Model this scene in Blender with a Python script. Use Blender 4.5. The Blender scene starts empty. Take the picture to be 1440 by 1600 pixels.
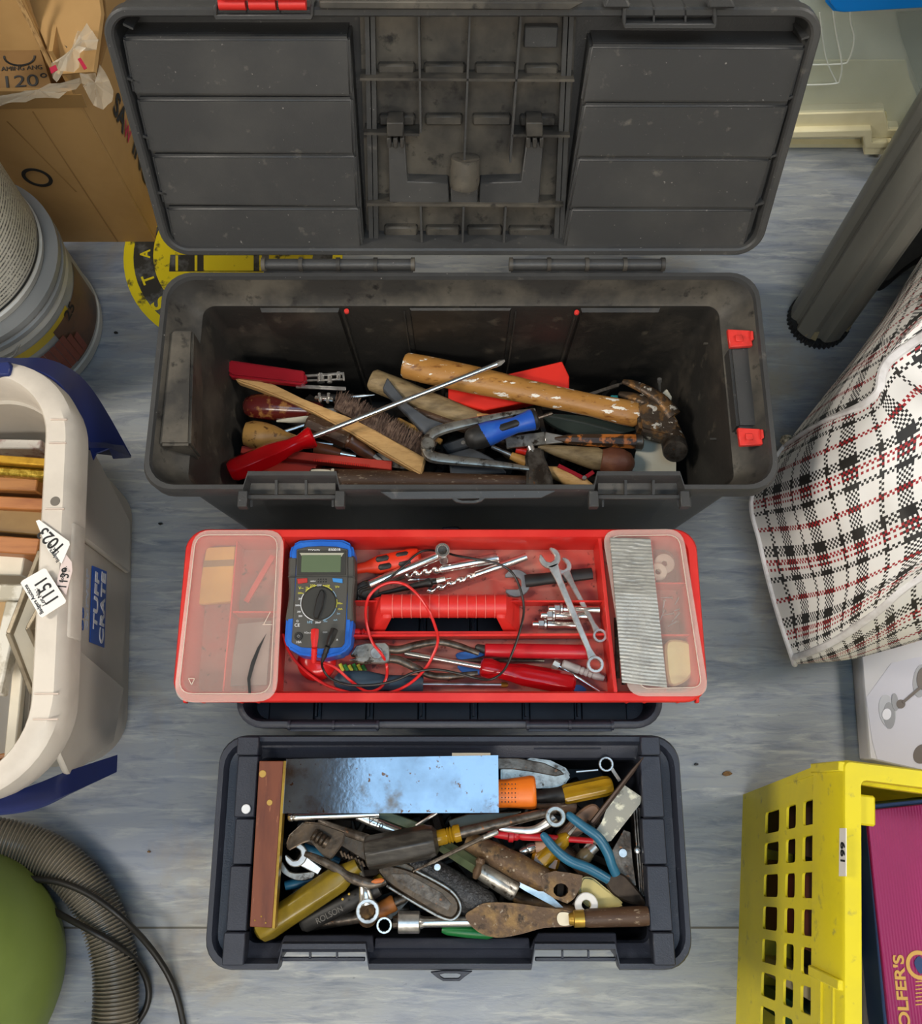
import bpy, bmesh, math, random
from mathutils import Vector, Matrix
R_ = math.radians
SC = bpy.context.scene; COL = SC.collection
# ---------------------------------------------------------------- camera, world, lights, exposure
F = 1440.0; CH = 1.3; TH = R_(17)
cd = bpy.data.cameras.new('camera'); cam = bpy.data.objects.new('camera', cd); COL.objects.link(cam)
cd.sensor_fit = 'HORIZONTAL'; cd.sensor_width = 36; cd.lens = 36*F/1440; cd.clip_start = .02
cam.location = (0, 0, CH); cam.rotation_euler = (TH, 0, 0); SC.camera = cam
W = bpy.data.worlds.new('world'); SC.world = W; W.use_nodes = True
W.node_tree.nodes['Background'].inputs[0].default_value = (1, .985, .96, 1)
W.node_tree.nodes['Background'].inputs[1].default_value = .3
def light(name, loc, size, e, col, aim):
    l = bpy.data.lights.new(name, 'AREA'); l.shape = 'RECTANGLE'; l.size, l.size_y = size; l.energy = e; l.color = col
    o = bpy.data.objects.new(name, l); COL.objects.link(o); o.location = loc
    o.rotation_euler = (Vector(aim)-Vector(loc)).to_track_quat('-Z', 'Y').to_euler(); return o
light('ceiling_lamp_left', (-2.0, .35, 2.55), (.5, 2.2), 84, (1, .93, .83), (-.4, .4, 0))
light('ceiling_lamp_right', (2.0, .6, 2.55), (.5, 2.2), 54, (1, .95, .89), (.3, .5, 0))
light('ceiling_lamp_front', (.0, -1.35, 2.5), (1.8, .35), 20, (1, .94, .86), (0, .2, 0))
light('ceiling_panel_cool', (.17, -.2, 2.58), (1.02, .9), 5.6, (.38, .68, 1), (.17, -.2, 0))
SC.view_settings.view_transform = 'Standard'; SC.view_settings.look = 'None'
SC.view_settings.exposure = 0.86; SC.view_settings.gamma = 1; SC.view_settings.use_curve_mapping = False
# ---------------------------------------------------------------- geometry helpers (pixel + height -> world metres)
sn, cs = math.sin(TH), math.cos(TH)
def ray(u, v):
    x = (u-720)/F; y = (800-v)/F
    return Vector((x, sn+y*cs, -cs+y*sn))
def P(u, v, z=0.0):
    d = ray(u, v); return Vector((0, 0, CH))+d*((z-CH)/d.z)
def V(p): return p if isinstance(p, Vector) else P(p[0], p[1], p[2])
def mpp(p): return (p.y*sn+(CH-p.z)*cs)/F        # metres per pixel at a world point
class Plane:
    def __init__(s, o, n): s.o = Vector(o); s.n = Vector(n).normalized()
    def at(s, u, v, off=0):
        d = ray(u, v); c0 = Vector((0, 0, CH)); o = s.o+s.n*off
        return c0+d*((o-c0).dot(s.n)/d.dot(s.n))
Z = Vector((0, 0, 1))
def loft(bm, loops, caps=(True, True), closed=True):
    vs = [[bm.verts.new(p) for p in l] for l in loops]
    n = len(vs[0])
    for a, b in zip(vs[:-1], vs[1:]):
        for i in range(n if closed else n-1):
            j = (i+1) % n
            try: bm.faces.new((a[i], a[j], b[j], b[i]))
            except ValueError: pass
    if caps[0]: bm.faces.new(list(reversed(vs[0])))
    if caps[1]: bm.faces.new(vs[-1])
    return vs
def slab(bm, pts, th, n=None):
    n = Z if n is None else n
    q = [V(p) for p in pts]
    loft(bm, [[p-n*th for p in q], q])
def rr(cx, cy, w, d, r, z, k=6, rot=0):
    out = []; c, s = math.cos(rot), math.sin(rot)
    r = min(r, w/2-1e-4, d/2-1e-4)
    for sx, sy, a0 in ((1, 1, 0), (-1, 1, 90), (-1, -1, 180), (1, -1, 270)):
        for i in range(k+1):
            a = R_(a0+90*i/k)
            x = sx*(w/2-r)+r*math.cos(a); y = sy*(d/2-r)+r*math.sin(a)
            out.append(Vector((cx+x*c-y*s, cy+x*s+y*c, z)))
    return out
def prism(bm, pts, n=None): pass
def catmull(pts, sub, closed=False):
    n = len(pts); out = []
    for i in range(n if closed else n-1):
        g = (lambda k: pts[k % n]) if closed else (lambda k: pts[max(0, min(n-1, k))])
        a, b, c, d = g(i-1), g(i), g(i+1), g(i+2)
        for j in range(sub):
            t = j/sub
            out.append(tuple(.5*((2*b[k])+(-a[k]+c[k])*t+(2*a[k]-5*b[k]+4*c[k]-d[k])*t*t+(-a[k]+3*b[k]-3*c[k]+d[k])*t**3) for k in range(len(b))))
    if not closed: out.append(tuple(pts[-1]))
    return out
def blob(bm, pts, th, sub=4, n=None): slab(bm, [tuple(p) for p in catmull(pts, sub, True)], th, n)
def sweep(bm, c, r, n=12, fl=1, up=None, ph=0):
    """rings round world points c with radii r (metres)"""
    m = len(c); d = c[-1]-c[0]
    ref = up or (Vector((0, 1, 0)) if abs(d.normalized().z) > .85 else Z)
    loops = []
    for i in range(m):
        t = (c[min(m-1, i+1)]-c[max(0, i-1)])
        if t.length < 1e-7: t = d
        t.normalize(); s = t.cross(ref)
        if s.length < 1e-4: s = Vector((1, 0, 0))
        s.normalize(); w = s.cross(t)
        loops.append([c[i]+s*(r[i]*math.cos(2*math.pi*(k+ph)/n))+w*(r[i]*fl*math.sin(2*math.pi*(k+ph)/n)) for k in range(n)])
    loft(bm, loops)
def tube(bm, pts, r=None, n=10, sub=5, fl=1, up=None):
    """pts (u,v,z[,radius px])"""
    q = [tuple(p)+((r,) if len(p) == 3 else ()) for p in pts]
    if sub > 1: q = catmull(q, sub)
    c = [P(*p[:3]) for p in q]
    sweep(bm, c, [max(1e-4, p[3]*mpp(x)) for p, x in zip(q, c)], n, fl, up)
def rod(bm, A, B, prof, n=14, fl=1, ph=0):
    """straight turned body from A to B, prof = [(fraction, radius px)]"""
    A, B = V(A), V(B)
    if not hasattr(prof, '__len__'): prof = [(0, prof), (1, prof)]
    c = [A.lerp(B, f) for f, _ in prof]
    sweep(bm, c, [max(1e-4, r*mpp(A.lerp(B, .5))) for _, r in prof], n, fl, None, ph)
def bar(bm, A, B, w, th):
    """flat bar, centre line A-B on its upper face, width px"""
    w = w if hasattr(w, '__len__') else (w, w)
    A, B = V(A), V(B); d = (B-A).normalized(); s = Z.cross(d).normalized()
    a, b = w[0]*mpp(A)/2, w[1]*mpp(B)/2; n = d.cross(s)*-1
    if n.z < 0: n = -n
    slab(bm, [A-s*a, B-s*b, B+s*b, A+s*a], th, n)
def box(bm, c, s, rot=None):
    M = Matrix.Translation(Vector(c)) @ (rot.to_matrix().to_4x4() if rot else Matrix()) @ Matrix.Diagonal((*s, 1))
    bmesh.ops.create_cube(bm, size=1, matrix=M)
def ring(bm, C, ro, ri, th, n=Z, k=24, ki=None, ph=0):
    C = V(C); n = Vector(n).normalized()
    a = n.orthogonal().normalized(); b = n.cross(a)
    def lp(r, o, z=False): return [C+a*(rr_*math.cos(2*math.pi*i/k))+b*(rr_*math.sin(2*math.pi*i/k))+n*o for i in range(k) for rr_ in [r*(1-.07*(i % 2) if z else 1)]]
    e = min(.18*(ro-ri), th*.3)
    loft(bm, [lp(ri, -th, ki), lp(ro-e, -th), lp(ro, -th+e), lp(ro, -e), lp(ro-e, 0), lp(ri+e, 0, ki), lp(ri, -e, ki), lp(ri, -th, ki)], (False, False))
def disc(bm, C, r, th, n=Z, k=24, dome=0):
    C = V(C); n = Vector(n).normalized(); a = n.orthogonal().normalized(); b = n.cross(a)
    def lp(r, o): return [C+a*(r*math.cos(2*math.pi*i/k))+b*(r*math.sin(2*math.pi*i/k))+n*o for i in range(k)]
    e = min(th*.3, r*.2)
    L = [lp(r, -th), lp(r, -e), lp(r-e, 0)]
    if dome: L += [lp(r*.75, dome*.6), lp(r*.4, dome*.9), lp(r*.1, dome)]
    loft(bm, L)
def jaw(bm, C, D, r, th, slot=.5, rot=0):
    """open spanner jaw at C opening towards D, r metres"""
    C = V(C); d = (V(D)-C); d.z = 0; d.normalize()
    d = Matrix.Rotation(R_(rot), 3, 'Z') @ d; s = Z.cross(d)
    p = [(math.cos(R_(a))*r, math.sin(R_(a))*r) for a in range(40, 321, 20)]
    p += [(r*.74, -r*slot*.95), (-r*.1, -r*slot), (-r*.38, -r*.22), (-r*.38, r*.22), (-r*.1, r*slot), (r*.74, r*slot*.95)]
    slab(bm, [C+d*x+s*y for x, y in p], th)
# ---------------------------------------------------------------- objects
def mk(name, bm, mat, parent=None, bev=0, ang=38, seg=1):
    bmesh.ops.remove_doubles(bm, verts=bm.verts, dist=1e-5)
    bmesh.ops.recalc_face_normals(bm, faces=bm.faces)
    if bev:
        ed = [e for e in bm.edges if len(e.link_faces) == 2 and e.calc_face_angle(0) > R_(35)]
        if ed: bmesh.ops.bevel(bm, geom=ed, offset=bev, segments=seg, affect='EDGES', clamp_overlap=True)
    me = bpy.data.meshes.new(name); bm.to_mesh(me); bm.free()
    me.shade_smooth(); me.set_sharp_from_angle(angle=R_(ang))
    me.materials.append(mat)
    o = bpy.data.objects.new(name, me); COL.objects.link(o)
    if parent: o.parent = parent
    return o
def pt(name, mat, parent, *ops, bev=0, ang=38, seg=1, label=None):
    bm = bmesh.new()
    for op in ops: op[0](bm, *op[1:])
    o = mk(name, bm, mat, parent, bev, ang, seg)
    if label: o['label'] = label
    return o
def tag(o, label, cat, group=None):
    o['label'] = label; o['category'] = cat
    if group: o['group'] = group
    return o
def T(name, label, cat, group=None):
    o = bpy.data.objects.new(name, None); COL.objects.link(o); o.empty_display_size = .02
    return tag(o, label, cat, group)
def st(name, mat, *ops, parent=None, bev=0):
    o = pt(name, mat, parent, *ops, bev=bev)
    if not parent: o['kind'] = 'structure'
    return o
def text(s, A, B, mat, parent, pl=None, off=0, hs=1.0, name='lettering', ext=.0004, bold=0):
    """flat lettering along baseline A -> B (pixels, on plane pl or at the given height)"""
    if isinstance(pl, Plane): a, b, n = pl.at(A[0], A[1], off), pl.at(B[0], B[1], off), pl.n
    else: a, b, n = V(A), V(B), Z
    cu = bpy.data.curves.new(name, 'FONT'); cu.body = s; cu.extrude = ext; cu.offset = bold
    o = bpy.data.objects.new(name, cu); me = bpy.data.meshes.new_from_object(o); bpy.data.objects.remove(o)
    xs = [v.co.x for v in me.vertices]
    if not xs: return
    x0, x1 = min(xs), max(xs); k = (b-a).length/(x1-x0)
    x = (b-a).normalized(); y = n.cross(x).normalized()
    for v in me.vertices:
        c = v.co.copy(); v.co = a+x*((c.x-x0)*k)+y*(c.y*k*hs)+n*c.z
    me.materials.clear(); me.materials.append(mat)
    o = bpy.data.objects.new(name, me); COL.objects.link(o); o.parent = parent
    return o
def finalize():
    """move every root Empty / top-level mesh origin to the base of its thing; meshes were built in world coordinates"""
    def desc(o):
        for c in o.children: yield c; yield from desc(c)
    for o in list(COL.objects):
        if o.parent or o.type not in ('EMPTY', 'MESH') or o.get('fixed'): continue
        ms = [m for m in [o]+list(desc(o)) if m.type == 'MESH']
        if not ms: continue
        co = [v.co for m in ms for v in m.data.vertices]
        if not co: continue
        lo = [min(c[i] for c in co) for i in range(3)]; hi = [max(c[i] for c in co) for i in range(3)]
        L = Vector(((lo[0]+hi[0])/2, (lo[1]+hi[1])/2, lo[2]))
        for m in ms: m.data.transform(Matrix.Translation(-L))
        o.location = L
# ---------------------------------------------------------------- materials
def lin(h):
    h = h.lstrip('#'); c = [int(h[i:i+2], 16)/255 for i in (0, 2, 4)]
    return tuple(x/12.92 if x <= .04045 else ((x+.055)/1.055)**2.4 for x in c)+(1,)
def mat(name, col, rough=.5, metal=0, n2=None, sc=30, lo=.45, hi=.7, bump=0, bsc=200, stretch=(1, 1, 1), trans=0, ior=1.45, alpha=1, spots=None, coat=0, spec=.5):
    m = bpy.data.materials.new(name); m.use_nodes = True; nt = m.node_tree; N = nt.nodes; L = nt.links
    b = N['Principled BSDF']; b.inputs['Base Color'].default_value = lin(col)
    b.inputs['Roughness'].default_value = rough; b.inputs['Metallic'].default_value = metal
    b.inputs['Transmission Weight'].default_value = trans; b.inputs['IOR'].default_value = ior
    b.inputs['Alpha'].default_value = alpha; b.inputs['Coat Weight'].default_value = coat
    b.inputs['Specular IOR Level'].default_value = spec
    tc = N.new('ShaderNodeTexCoord'); mp = N.new('ShaderNodeMapping'); mp.inputs['Scale'].default_value = stretch
    L.new(tc.outputs['Object'], mp.inputs[0])
    cur = None
    def layer(cur, c2, sc, lo, hi, det=5):
        t = N.new('ShaderNodeTexNoise'); t.inputs['Scale'].default_value = sc; t.inputs['Detail'].default_value = det; t.inputs['Roughness'].default_value = .6
        L.new(mp.outputs[0], t.inputs[0])
        r = N.new('ShaderNodeMapRange'); r.inputs[1].default_value = lo; r.inputs[2].default_value = hi; L.new(t.outputs[0], r.inputs[0])
        x = N.new('ShaderNodeMix'); x.data_type = 'RGBA'; L.new(r.outputs[0], x.inputs[0])
        if cur is None: x.inputs[6].default_value = lin(col)
        else: L.new(cur, x.inputs[6])
        x.inputs[7].default_value = lin(c2); return x.outputs[2]
    if n2: cur = layer(cur, n2, sc, lo, hi)
    for sp in (spots or []): cur = layer(cur, *sp)
    if cur: L.new(cur, b.inputs['Base Color'])
    if bump:
        t = N.new('ShaderNodeTexNoise'); t.inputs['Scale'].default_value = bsc; t.inputs['Detail'].default_value = 3; L.new(mp.outputs[0], t.inputs[0])
        bp = N.new('ShaderNodeBump'); bp.inputs['Strength'].default_value = bump; bp.inputs['Distance'].default_value = .002
        L.new(t.outputs[0], bp.inputs['Height']); L.new(bp.outputs[0], b.inputs['Normal'])
    return m
BLK = mat('grey_black_plastic', '#3a3a3a', .42, n2='#484745', sc=9, lo=.45, hi=.75, bump=.15, bsc=500, spots=[('#6f6b63', 45, .64, .8), ('#8d8a84', 200, .69, .74)])
BLKIN = mat('dusty_black_plastic', '#272522', .5, n2='#48423a', sc=14, lo=.5, hi=.78, bump=.2, bsc=150, spots=[('#5d564a', 40, .60, .8)])
BLKD = mat('dirty_ledge_plastic', '#33312e', .5, n2='#5d574d', sc=12, lo=.42, hi=.68, bump=.1, spots=[('#1f1d1b', 60, .58, .7)])
NAVY = mat('navy_plastic', '#262933', .42, n2='#2d313c', sc=12, bump=.15, bsc=600, spots=[('#5d6069', 160, .68, .74)])
NAVYD = mat('dark_navy_plastic', '#16181f', .45, n2='#232730', sc=20)
RED = mat('red_tray_plastic', '#c8241f', .38, n2='#d8392f', sc=10)
REDIN = mat('rusty_red_tray_floor', '#bd4a3d', .55, n2='#a3685a', sc=11, lo=.4, hi=.62, spots=[('#6b2f25', 110, .6, .68)])
REDH = mat('red_handle_plastic', '#cf2b25', .4)
STEEL = mat('brushed_steel', '#d0cdc8', .33, .9, n2='#9a9792', sc=60)
CHROME = mat('bright_chrome', '#e6e2dc', .2, .95)
DSTEEL = mat('dull_dark_steel', '#6d655c', .38, .75, n2='#3f362e', sc=60, lo=.4, hi=.62, bump=.25, spots=[('#8a5a38', 150, .62, .7)])
RUST = mat('rusty_brown_steel', '#5a4634', .5, .45, n2='#84673f', sc=55, lo=.45, hi=.66, bump=.35, spots=[('#32271d', 70, .55, .66), ('#9c8f7c', 160, .62, .7)])
RUBBER = mat('black_rubber', '#1d1c1b', .5, n2='#2b2927', sc=40)
CABLEB = mat('black_cable', '#22201d', .42)
# ---------------------------------------------------------------- floor
def floor_mat():
    m = mat('blue_grey_vinyl', '#8b95a6', .33); nt = m.node_tree; N = nt.nodes; L = nt.links; b = N['Principled BSDF']
    tc = N['Texture Coordinate']
    def noise(sx, sy, sc, det, rot=0):
        mp = N.new('ShaderNodeMapping'); mp.inputs['Scale'].default_value = (sx, sy, 1); mp.inputs['Rotation'].default_value = (0, 0, rot)
        L.new(tc.outputs['Object'], mp.inputs[0]); t = N.new('ShaderNodeTexNoise'); t.inputs['Scale'].default_value = sc
        t.inputs['Detail'].default_value = det; t.inputs['Roughness'].default_value = .65; t.inputs['Distortion'].default_value = .6
        L.new(mp.outputs[0], t.inputs[0]); return t
    def mix(cur, col, t, lo, hi, amt=1):
        r = N.new('ShaderNodeMapRange'); r.inputs[1].default_value = lo; r.inputs[2].default_value = hi; r.inputs[4].default_value = amt
        L.new(t.outputs[0], r.inputs[0]); x = N.new('ShaderNodeMix'); x.data_type = 'RGBA'; L.new(r.outputs[0], x.inputs[0])
        if cur is None: x.inputs[6].default_value = lin('#969a9c')
        else: L.new(cur, x.inputs[6])
        x.inputs[7].default_value = lin(col); return x.outputs[2]
    c = mix(None, '#747b86', noise(1.5, 9, 7, 8, .03), .48, .66)
    c = mix(c, '#b9bab5', noise(1.2, 10, 8, 9, -.02), .52, .72)
    c = mix(c, '#7b88a2', noise(1, 1.6, 2.6, 4), .5, .72, .5)
    c = mix(c, '#88909e', noise(1.5, 8, 16, 9, .02), .5, .7, .6)
    c = mix(c, '#95866a', noise(1, 1, 3.4, 6), .56, .72, .6)
    c = mix(c, '#4e5258', noise(2, 5, 60, 4), .68, .76, .8)
    L.new(c, b.inputs['Base Color'])
    t = noise(1, 6, 40, 4); bp = N.new('ShaderNodeBump'); bp.inputs['Strength'].default_value = .12; bp.inputs['Distance'].default_value = .002
    L.new(t.outputs[0], bp.inputs['Height']); L.new(bp.outputs[0], b.inputs['Normal'])
    return m
FLOOR = floor_mat()
fl = st('floor', FLOOR, (box, (0, .6, -.01), (5, 4.6, .02)))
pt('seam', mat('seam_dirt', '#5b5850', .6), fl, (box, (0, -.166, .0001), (5, .0025, .0006)))
WALL = mat('pale_painted_wall', '#c9c6be', .7, n2='#c2bfb7', sc=2)
st('wall_back', WALL, (box, (0, 2.95, 1.3), (5, .1, 2.6)))
st('wall_left', WALL, (box, (-2.55, .6, 1.3), (.1, 4.8, 2.6)))
st('wall_right', WALL, (box, (2.55, .6, 1.3), (.1, 4.8, 2.6)))
st('ceiling', mat('ceiling_tile', '#85817a', .8), (box, (0, .6, 2.65), (5.2, 4.8, .1)))
st('wall_front', WALL, (box, (0, -1.75, 1.3), (5, .1, 2.6)))
# small litter on the floor
DIRT = mat('brown_crumb', '#7a5a34', .8, n2='#3b2c1b', sc=300)
for i, (u, v, r, w) in enumerate([(1136, 1209, 9, 'by the yellow crate'), (1088, 1194, 5, 'right of the small navy toolbox'), (250, 818, 4, 'left of the big black toolbox'), (232, 1331, 4, 'beside the grey hose'), (181, 519, 4, 'beside the paint tubs')]):
    a = P(u, v, .001); random.seed(i)
    tag(pt('crumb', DIRT if i in (0, 3) else RUBBER, None, (slab, [(u+r*math.cos(k*.9)*random.uniform(.5, 1), v+r*.6*math.sin(k*.9)*random.uniform(.5, 1), .003) for k in range(7)], .003)),
        ['orange-brown crumb of dirt', 'dark crumb of dirt', 'small dark speck of dirt', 'tan speck of dirt', 'tiny black speck of dirt'][i]+' on the floor '+w, 'dirt')
# round floor sticker
YEL = mat('worn_yellow_print', '#f5dc22', .5, n2='#5b5330', sc=38, lo=.56, hi=.64)
YEL2 = mat('yellow_print', '#f7df26', .5, n2='#8a7c30', sc=60, lo=.62, hi=.68)
STK = mat('worn_black_print', '#3b3934', .5, n2='#6d6d6c', sc=25, lo=.5, hi=.62)
def circ3(a, b, c):
    ax, ay, bx, by, cx, cy = a.x, a.y, b.x, b.y, c.x, c.y
    d = 2*(ax*(by-cy)+bx*(cy-ay)+cx*(ay-by))
    ux = ((ax*ax+ay*ay)*(by-cy)+(bx*bx+by*by)*(cy-ay)+(cx*cx+cy*cy)*(ay-by))/d
    uy = ((ax*ax+ay*ay)*(cx-bx)+(bx*bx+by*by)*(ax-cx)+(cx*cx+cy*cy)*(bx-ax))/d
    return Vector((ux, uy, 0))

C0 = circ3(P(193, 402), P(203, 455), P(240, 505)); RS = (C0-P(193, 402)).length
s = T('floor_sticker', 'worn round yellow and black sticker on the floor behind the big toolbox', 'sticker')
pt('border', YEL, s, (ring, C0+Z*.0008, RS, RS-.016, .0006, Z, 64))
pt('band', STK, s, (disc, C0+Z*.0006, RS-.014, .0006, Z, 64))
ri = (C0-P(240, 410)).length
pt('centre_disc', YEL, s, (disc, C0+Z*.001, ri, .0006, Z, 64))
pt('bar', STK, s, (slab, [(266, 398, .0014), (420, 398, .0014), (420, 424, .0014), (264, 424, .0014)], .0004))
for a, b in ((274, 278), (304, 308), (318, 396), (405, 409)):
    pt('stripe', YEL2, s, (slab, [(a, 399, .0019), (b, 399, .0019), (b, 423, .0019), (a, 423, .0019)], .0004))
def arc_text(word, c, r, a0, da, size, m, parent):
    for i, ch in enumerate(word):
        a = R_(a0+da*i); q = c+Vector((math.cos(a), math.sin(a), 0))*r
        d = Vector((math.sin(a), -math.cos(a), 0))      # clockwise, tops outward
        w = size*(.75 if ch != 'W' else 1)
        text(ch, q-d*w/2+Z*.0016, q+d*w/2+Z*.0016, m, parent, bold=.02)
arc_text('STAND', C0, ri+.005, 222, -19, .022, YEL2, s)
# ---------------------------------------------------------------- boxes with latch notches in their front edge
def outline(cx, cy, w, d, r, z, notch=(), dep=0, k=6):
    pts = rr(cx, cy, w, d, r, z, k)
    # front edge lies between the third and the fourth corner
    f = []
    for x0, x1 in notch:
        y = cy-d/2
        f += [Vector((x0-.004, y, z)), Vector((x0, y+dep, z)), Vector((x1, y+dep, z)), Vector((x1+.004, y, z))]
    i = 3*(k+1); return pts[:i]+f+pts[i:]
# ================================================================ big black toolbox
bb = T('toolbox', 'large open black plastic toolbox filled with old hand tools, lid raised behind', 'toolbox')
cx, cy = .0, .462
nb = ((P(372, 765, .325).x, P(562, 765, .325).x), (P(906, 765, .325).x, P(1080, 765, .325).x))
nb = ((P(385, 765, .325).x, P(524, 765, .325).x), (P(934, 765, .325).x, P(1064, 765, .325).x))
def BO(w, d, z, r=.03, dep=0, oy=0): return outline(cx, cy+oy, w, d, r, z, nb, dep)
pt('body', BLK, bb, (loft, [BO(.575, .232, 0, .025, 0, .0), BO(.585, .24, .012), BO(.680, .250, .285, .03, .0, .003), BO(.700, .262, .292, .03, .004), BO(.714, .276, .300, .032, .014), BO(.716, .278, .320, .033, .016),
    BO(.712, .274, .325, .033, .016), BO(.702, .264, .325, .031, .016), BO(.698, .260, .320, .03, .014)], (True, False)))
pt('inner_rim', BLKD, bb, (loft, [BO(.6985, .2605, .3205, .03, .014), BO(.672, .250, .300, .028, .004, .0), BO(.646, .240, .2865, .024, 0, -.002), BO(.636, .234, .284, .014, 0, -.002)], (False, False)))
pt('interior', BLKIN, bb, (loft, [BO(.6362, .2342, .2842, .014, 0, -.002), BO(.630, .230, .278, .012, 0, -.002), BO(.566, .214, .014, .012, 0, -.001)], (False, True)))
def bw(x, z, o=0): return Vector((x, .574-.0085*(.284-z)/.27-o, z))
def px_x(u, z, y): 
    dep = y*sn+(CH-z)*cs; return (u-720)*dep/F
for u in (538, 632, 805, 898):
    x0 = px_x(u, .27, .57); x1 = x0*.93
    pt('rib', BLKIN, bb, (loft, [[bw(x0-.0012, .278), bw(x0+.0012, .278), bw(x1+.0012, .02), bw(x1-.0012, .02)], [bw(x0-.0008, .27, .004), bw(x0+.0008, .27, .004), bw(x1+.0008, .02, .006), bw(x1-.0008, .02, .006)]]))
for u0, u1 in ((409, 532), (905, 1028), (640, 798)):
    a, b = px_x(u0, .27, .57), px_x(u1, .27, .57); o = .004 if u0 != 640 else .0015
    pt('wall_panel', BLKIN, bb, (loft, [[bw(a, .283, -.001), bw(b, .283, -.001), bw(b*.92, .02, -.001), bw(a*.92, .02, -.001)], [bw(a+.002, .281, o), bw(b-.002, .281, o), bw(b*.92-.002, .02, o), bw(a*.92+.002, .02, o)]]))
# end ledges: plain dark one left, red-clipped one right
for sgn, u0, u1 in ((-1, 249, 299), (1, 1140, 1190)):
    def ex(u, v, z): return P(u, v, z)
    if sgn < 0: q = [(266, 515, .318), (302, 515, .318), (297, 695, .318), (248, 695, .318)]
    else: q = [(1139, 540, .308), (1180, 540, .308), (1196, 668, .308), (1152, 668, .308)]
    pt('end_ledge', BLKD if sgn < 0 else BLK, bb, (slab, q, .05 if sgn < 0 else .03), bev=.003, seg=2)
    for dz in ((520, 700) if sgn < 0 else (515, 705)):
        pass
CLIP = mat('red_clip', '#d93a33', .35, n2='#b83029', sc=60)
for v0, du in ((514, 0), (668, 16)):
    c = pt('clip', CLIP, bb, (slab, [(1136+du, v0, .316), (1172+du, v0+2, .316), (1176+du, v0+26, .316), (1140+du, v0+28, .316)], .006), (slab, [(1148+du, v0+9, .3185), (1160+du, v0+9, .3185), (1161+du, v0+19, .3185), (1150+du, v0+19, .3185)], .004),
       (slab, [(1172+du, v0+2, .319), (1177+du, v0+3, .319), (1178+du, v0+16, .319), (1173+du, v0+18, .319)], .005), bev=.0008)
# inner end-wall notches: small bright torn nubs
for (u, v, z, w) in ((312, 548, .245, 14), (330, 575, .2, 10), (310, 700, .235, 14), (1108, 540, .25, 18), (1120, 690, .25, 22)):
    pt('nub', BLKD, bb, (bar, (u-w/2, v+w*.2*(1 if u < 700 else -1), z), (u+w/2, v-w*.2*(1 if u < 700 else -1)*-1, z), 3, .002))
# front furniture: latch bridges, ribs, padlock tongue
for (a, b) in ((385, 524), (934, 1064)):
    t = pt('latch_bridge', BLK, bb, (bar, (a-4, 776, .318), (b+4, 776, .318), 7, .005), (bar, (a-14, 779, .322), (a+1, 779, .322), 26, .012), (bar, (b-1, 779, .322), (b+14, 779, .322), 26, .012), bev=.0008)
    for k in (1, 2): pt('stay', BLK, t, (bar, (a+(b-a)*k/3, 750, .316), (a+(b-a)*k/3, 776, .316), 4, .006))
    pt('recess_floor', BLKD, t, (slab, [(a, 747, .308), (b, 747, .308), (b, 772, .300), (a, 772, .300)], .004))
    for e in (a-12, b-6):
        for k in range(3): pt('rib', BLK, t, (loft, [[P(e+k*9+o, 792, .312) for o in (0, 3.5)]+[P(e+k*9+o, 787, .268) for o in (3.5, 0)], [P(e+k*9+o, 779, .312) for o in (0, 3.5)]+[P(e+k*9+o, 782, .268) for o in (3.5, 0)]]))
def holed(bm, outer, hole, th):
    o = [V(p) for p in outer]; h = [V(p) for p in hole]
    loft(bm, [[p-Z*th for p in h], [p-Z*th for p in o], o, h, [p-Z*th for p in h]], (False, False))
pt('padlock_tongue', BLK, bb, (slab, [(594, 768, .322), (870, 766, .322), (845, 778, .320), (612, 780, .320)], .004),
   (holed, [(702, 776, .3205), (712, 784, .3195), (722, 786, .3195), (742, 786, .3195), (752, 783, .3195), (762, 775, .3205), (742, 771, .3205), (722, 771, .3205)],
    [(713, 776, .3205), (715, 780, .32), (722, 782, .32), (740, 782, .32), (748, 780, .32), (750, 776, .3205), (742, 773, .3205), (720, 773, .3205)], .004), bev=.0005)
pt('bottom_latch_seat', NAVYD, bb, (bar, (690, 826, .2), (718, 826, .2), 8, .01), bev=.002)
for u0, u1 in ((412, 645), (798, 1035)):
    h = pt('hinge', BLK, bb, (rod, (u0, 413, .332), (u1, 413, .332), 8.5), (bar, (u0, 421, .325), (u1, 421, .325), 10, .006))
    for k in range(5):
        u = u0+(u1-u0)*k/4; pt('knuckle', BLKD, h, (rod, (u-3, 413, .333), (u+3, 413, .333), 10.5))
for q_ in ((541, 485), (901, 487)): pt('wall_tip', CLIP, bb, (disc, P(*q_, .285), .003, .004))
# lid
LP = Plane((0, .611, .341), (0, -math.cos(R_(24)), math.sin(R_(24)))); LU = Vector((0, math.sin(R_(24)), math.cos(R_(24))))
def LL(x, h, o): return LP.o+Vector((x, 0, 0))+LU*h+LP.n*o
def lq(u, v, o=0): return LP.at(u, v, o)
def l2(u, v): q = lq(u, v)-LP.o; return q.x, q.dot(LU)
hx0, hh0 = l2(262, 400); hx1, hh1 = l2(1293, 12)
lid = T('lid', '', ''); del lid['label']; del lid['category']; lid.parent = bb
def lo(ins, off, r=.03): 
    w = .7056-2*ins; d = (hh1-hh0)-2*ins
    return [LL(p.x, p.y, off) for p in rr(.0015, (hh0+hh1)/2, w, d, max(.006, r-ins), 0, 8)]
pt('shell', BLK, lid, (loft, [lo(.012, -.062), lo(.006, -.055), lo(.003, -.02), lo(0, -.016), lo(0, -.002), lo(.002, 0), lo(.007, 0), lo(.009, -.002), lo(.014, -.046)], (True, True)))
def ls(pts, off, th): return (slab, [lq(u, v, off) for u, v in pts], th, LP.n)
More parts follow.
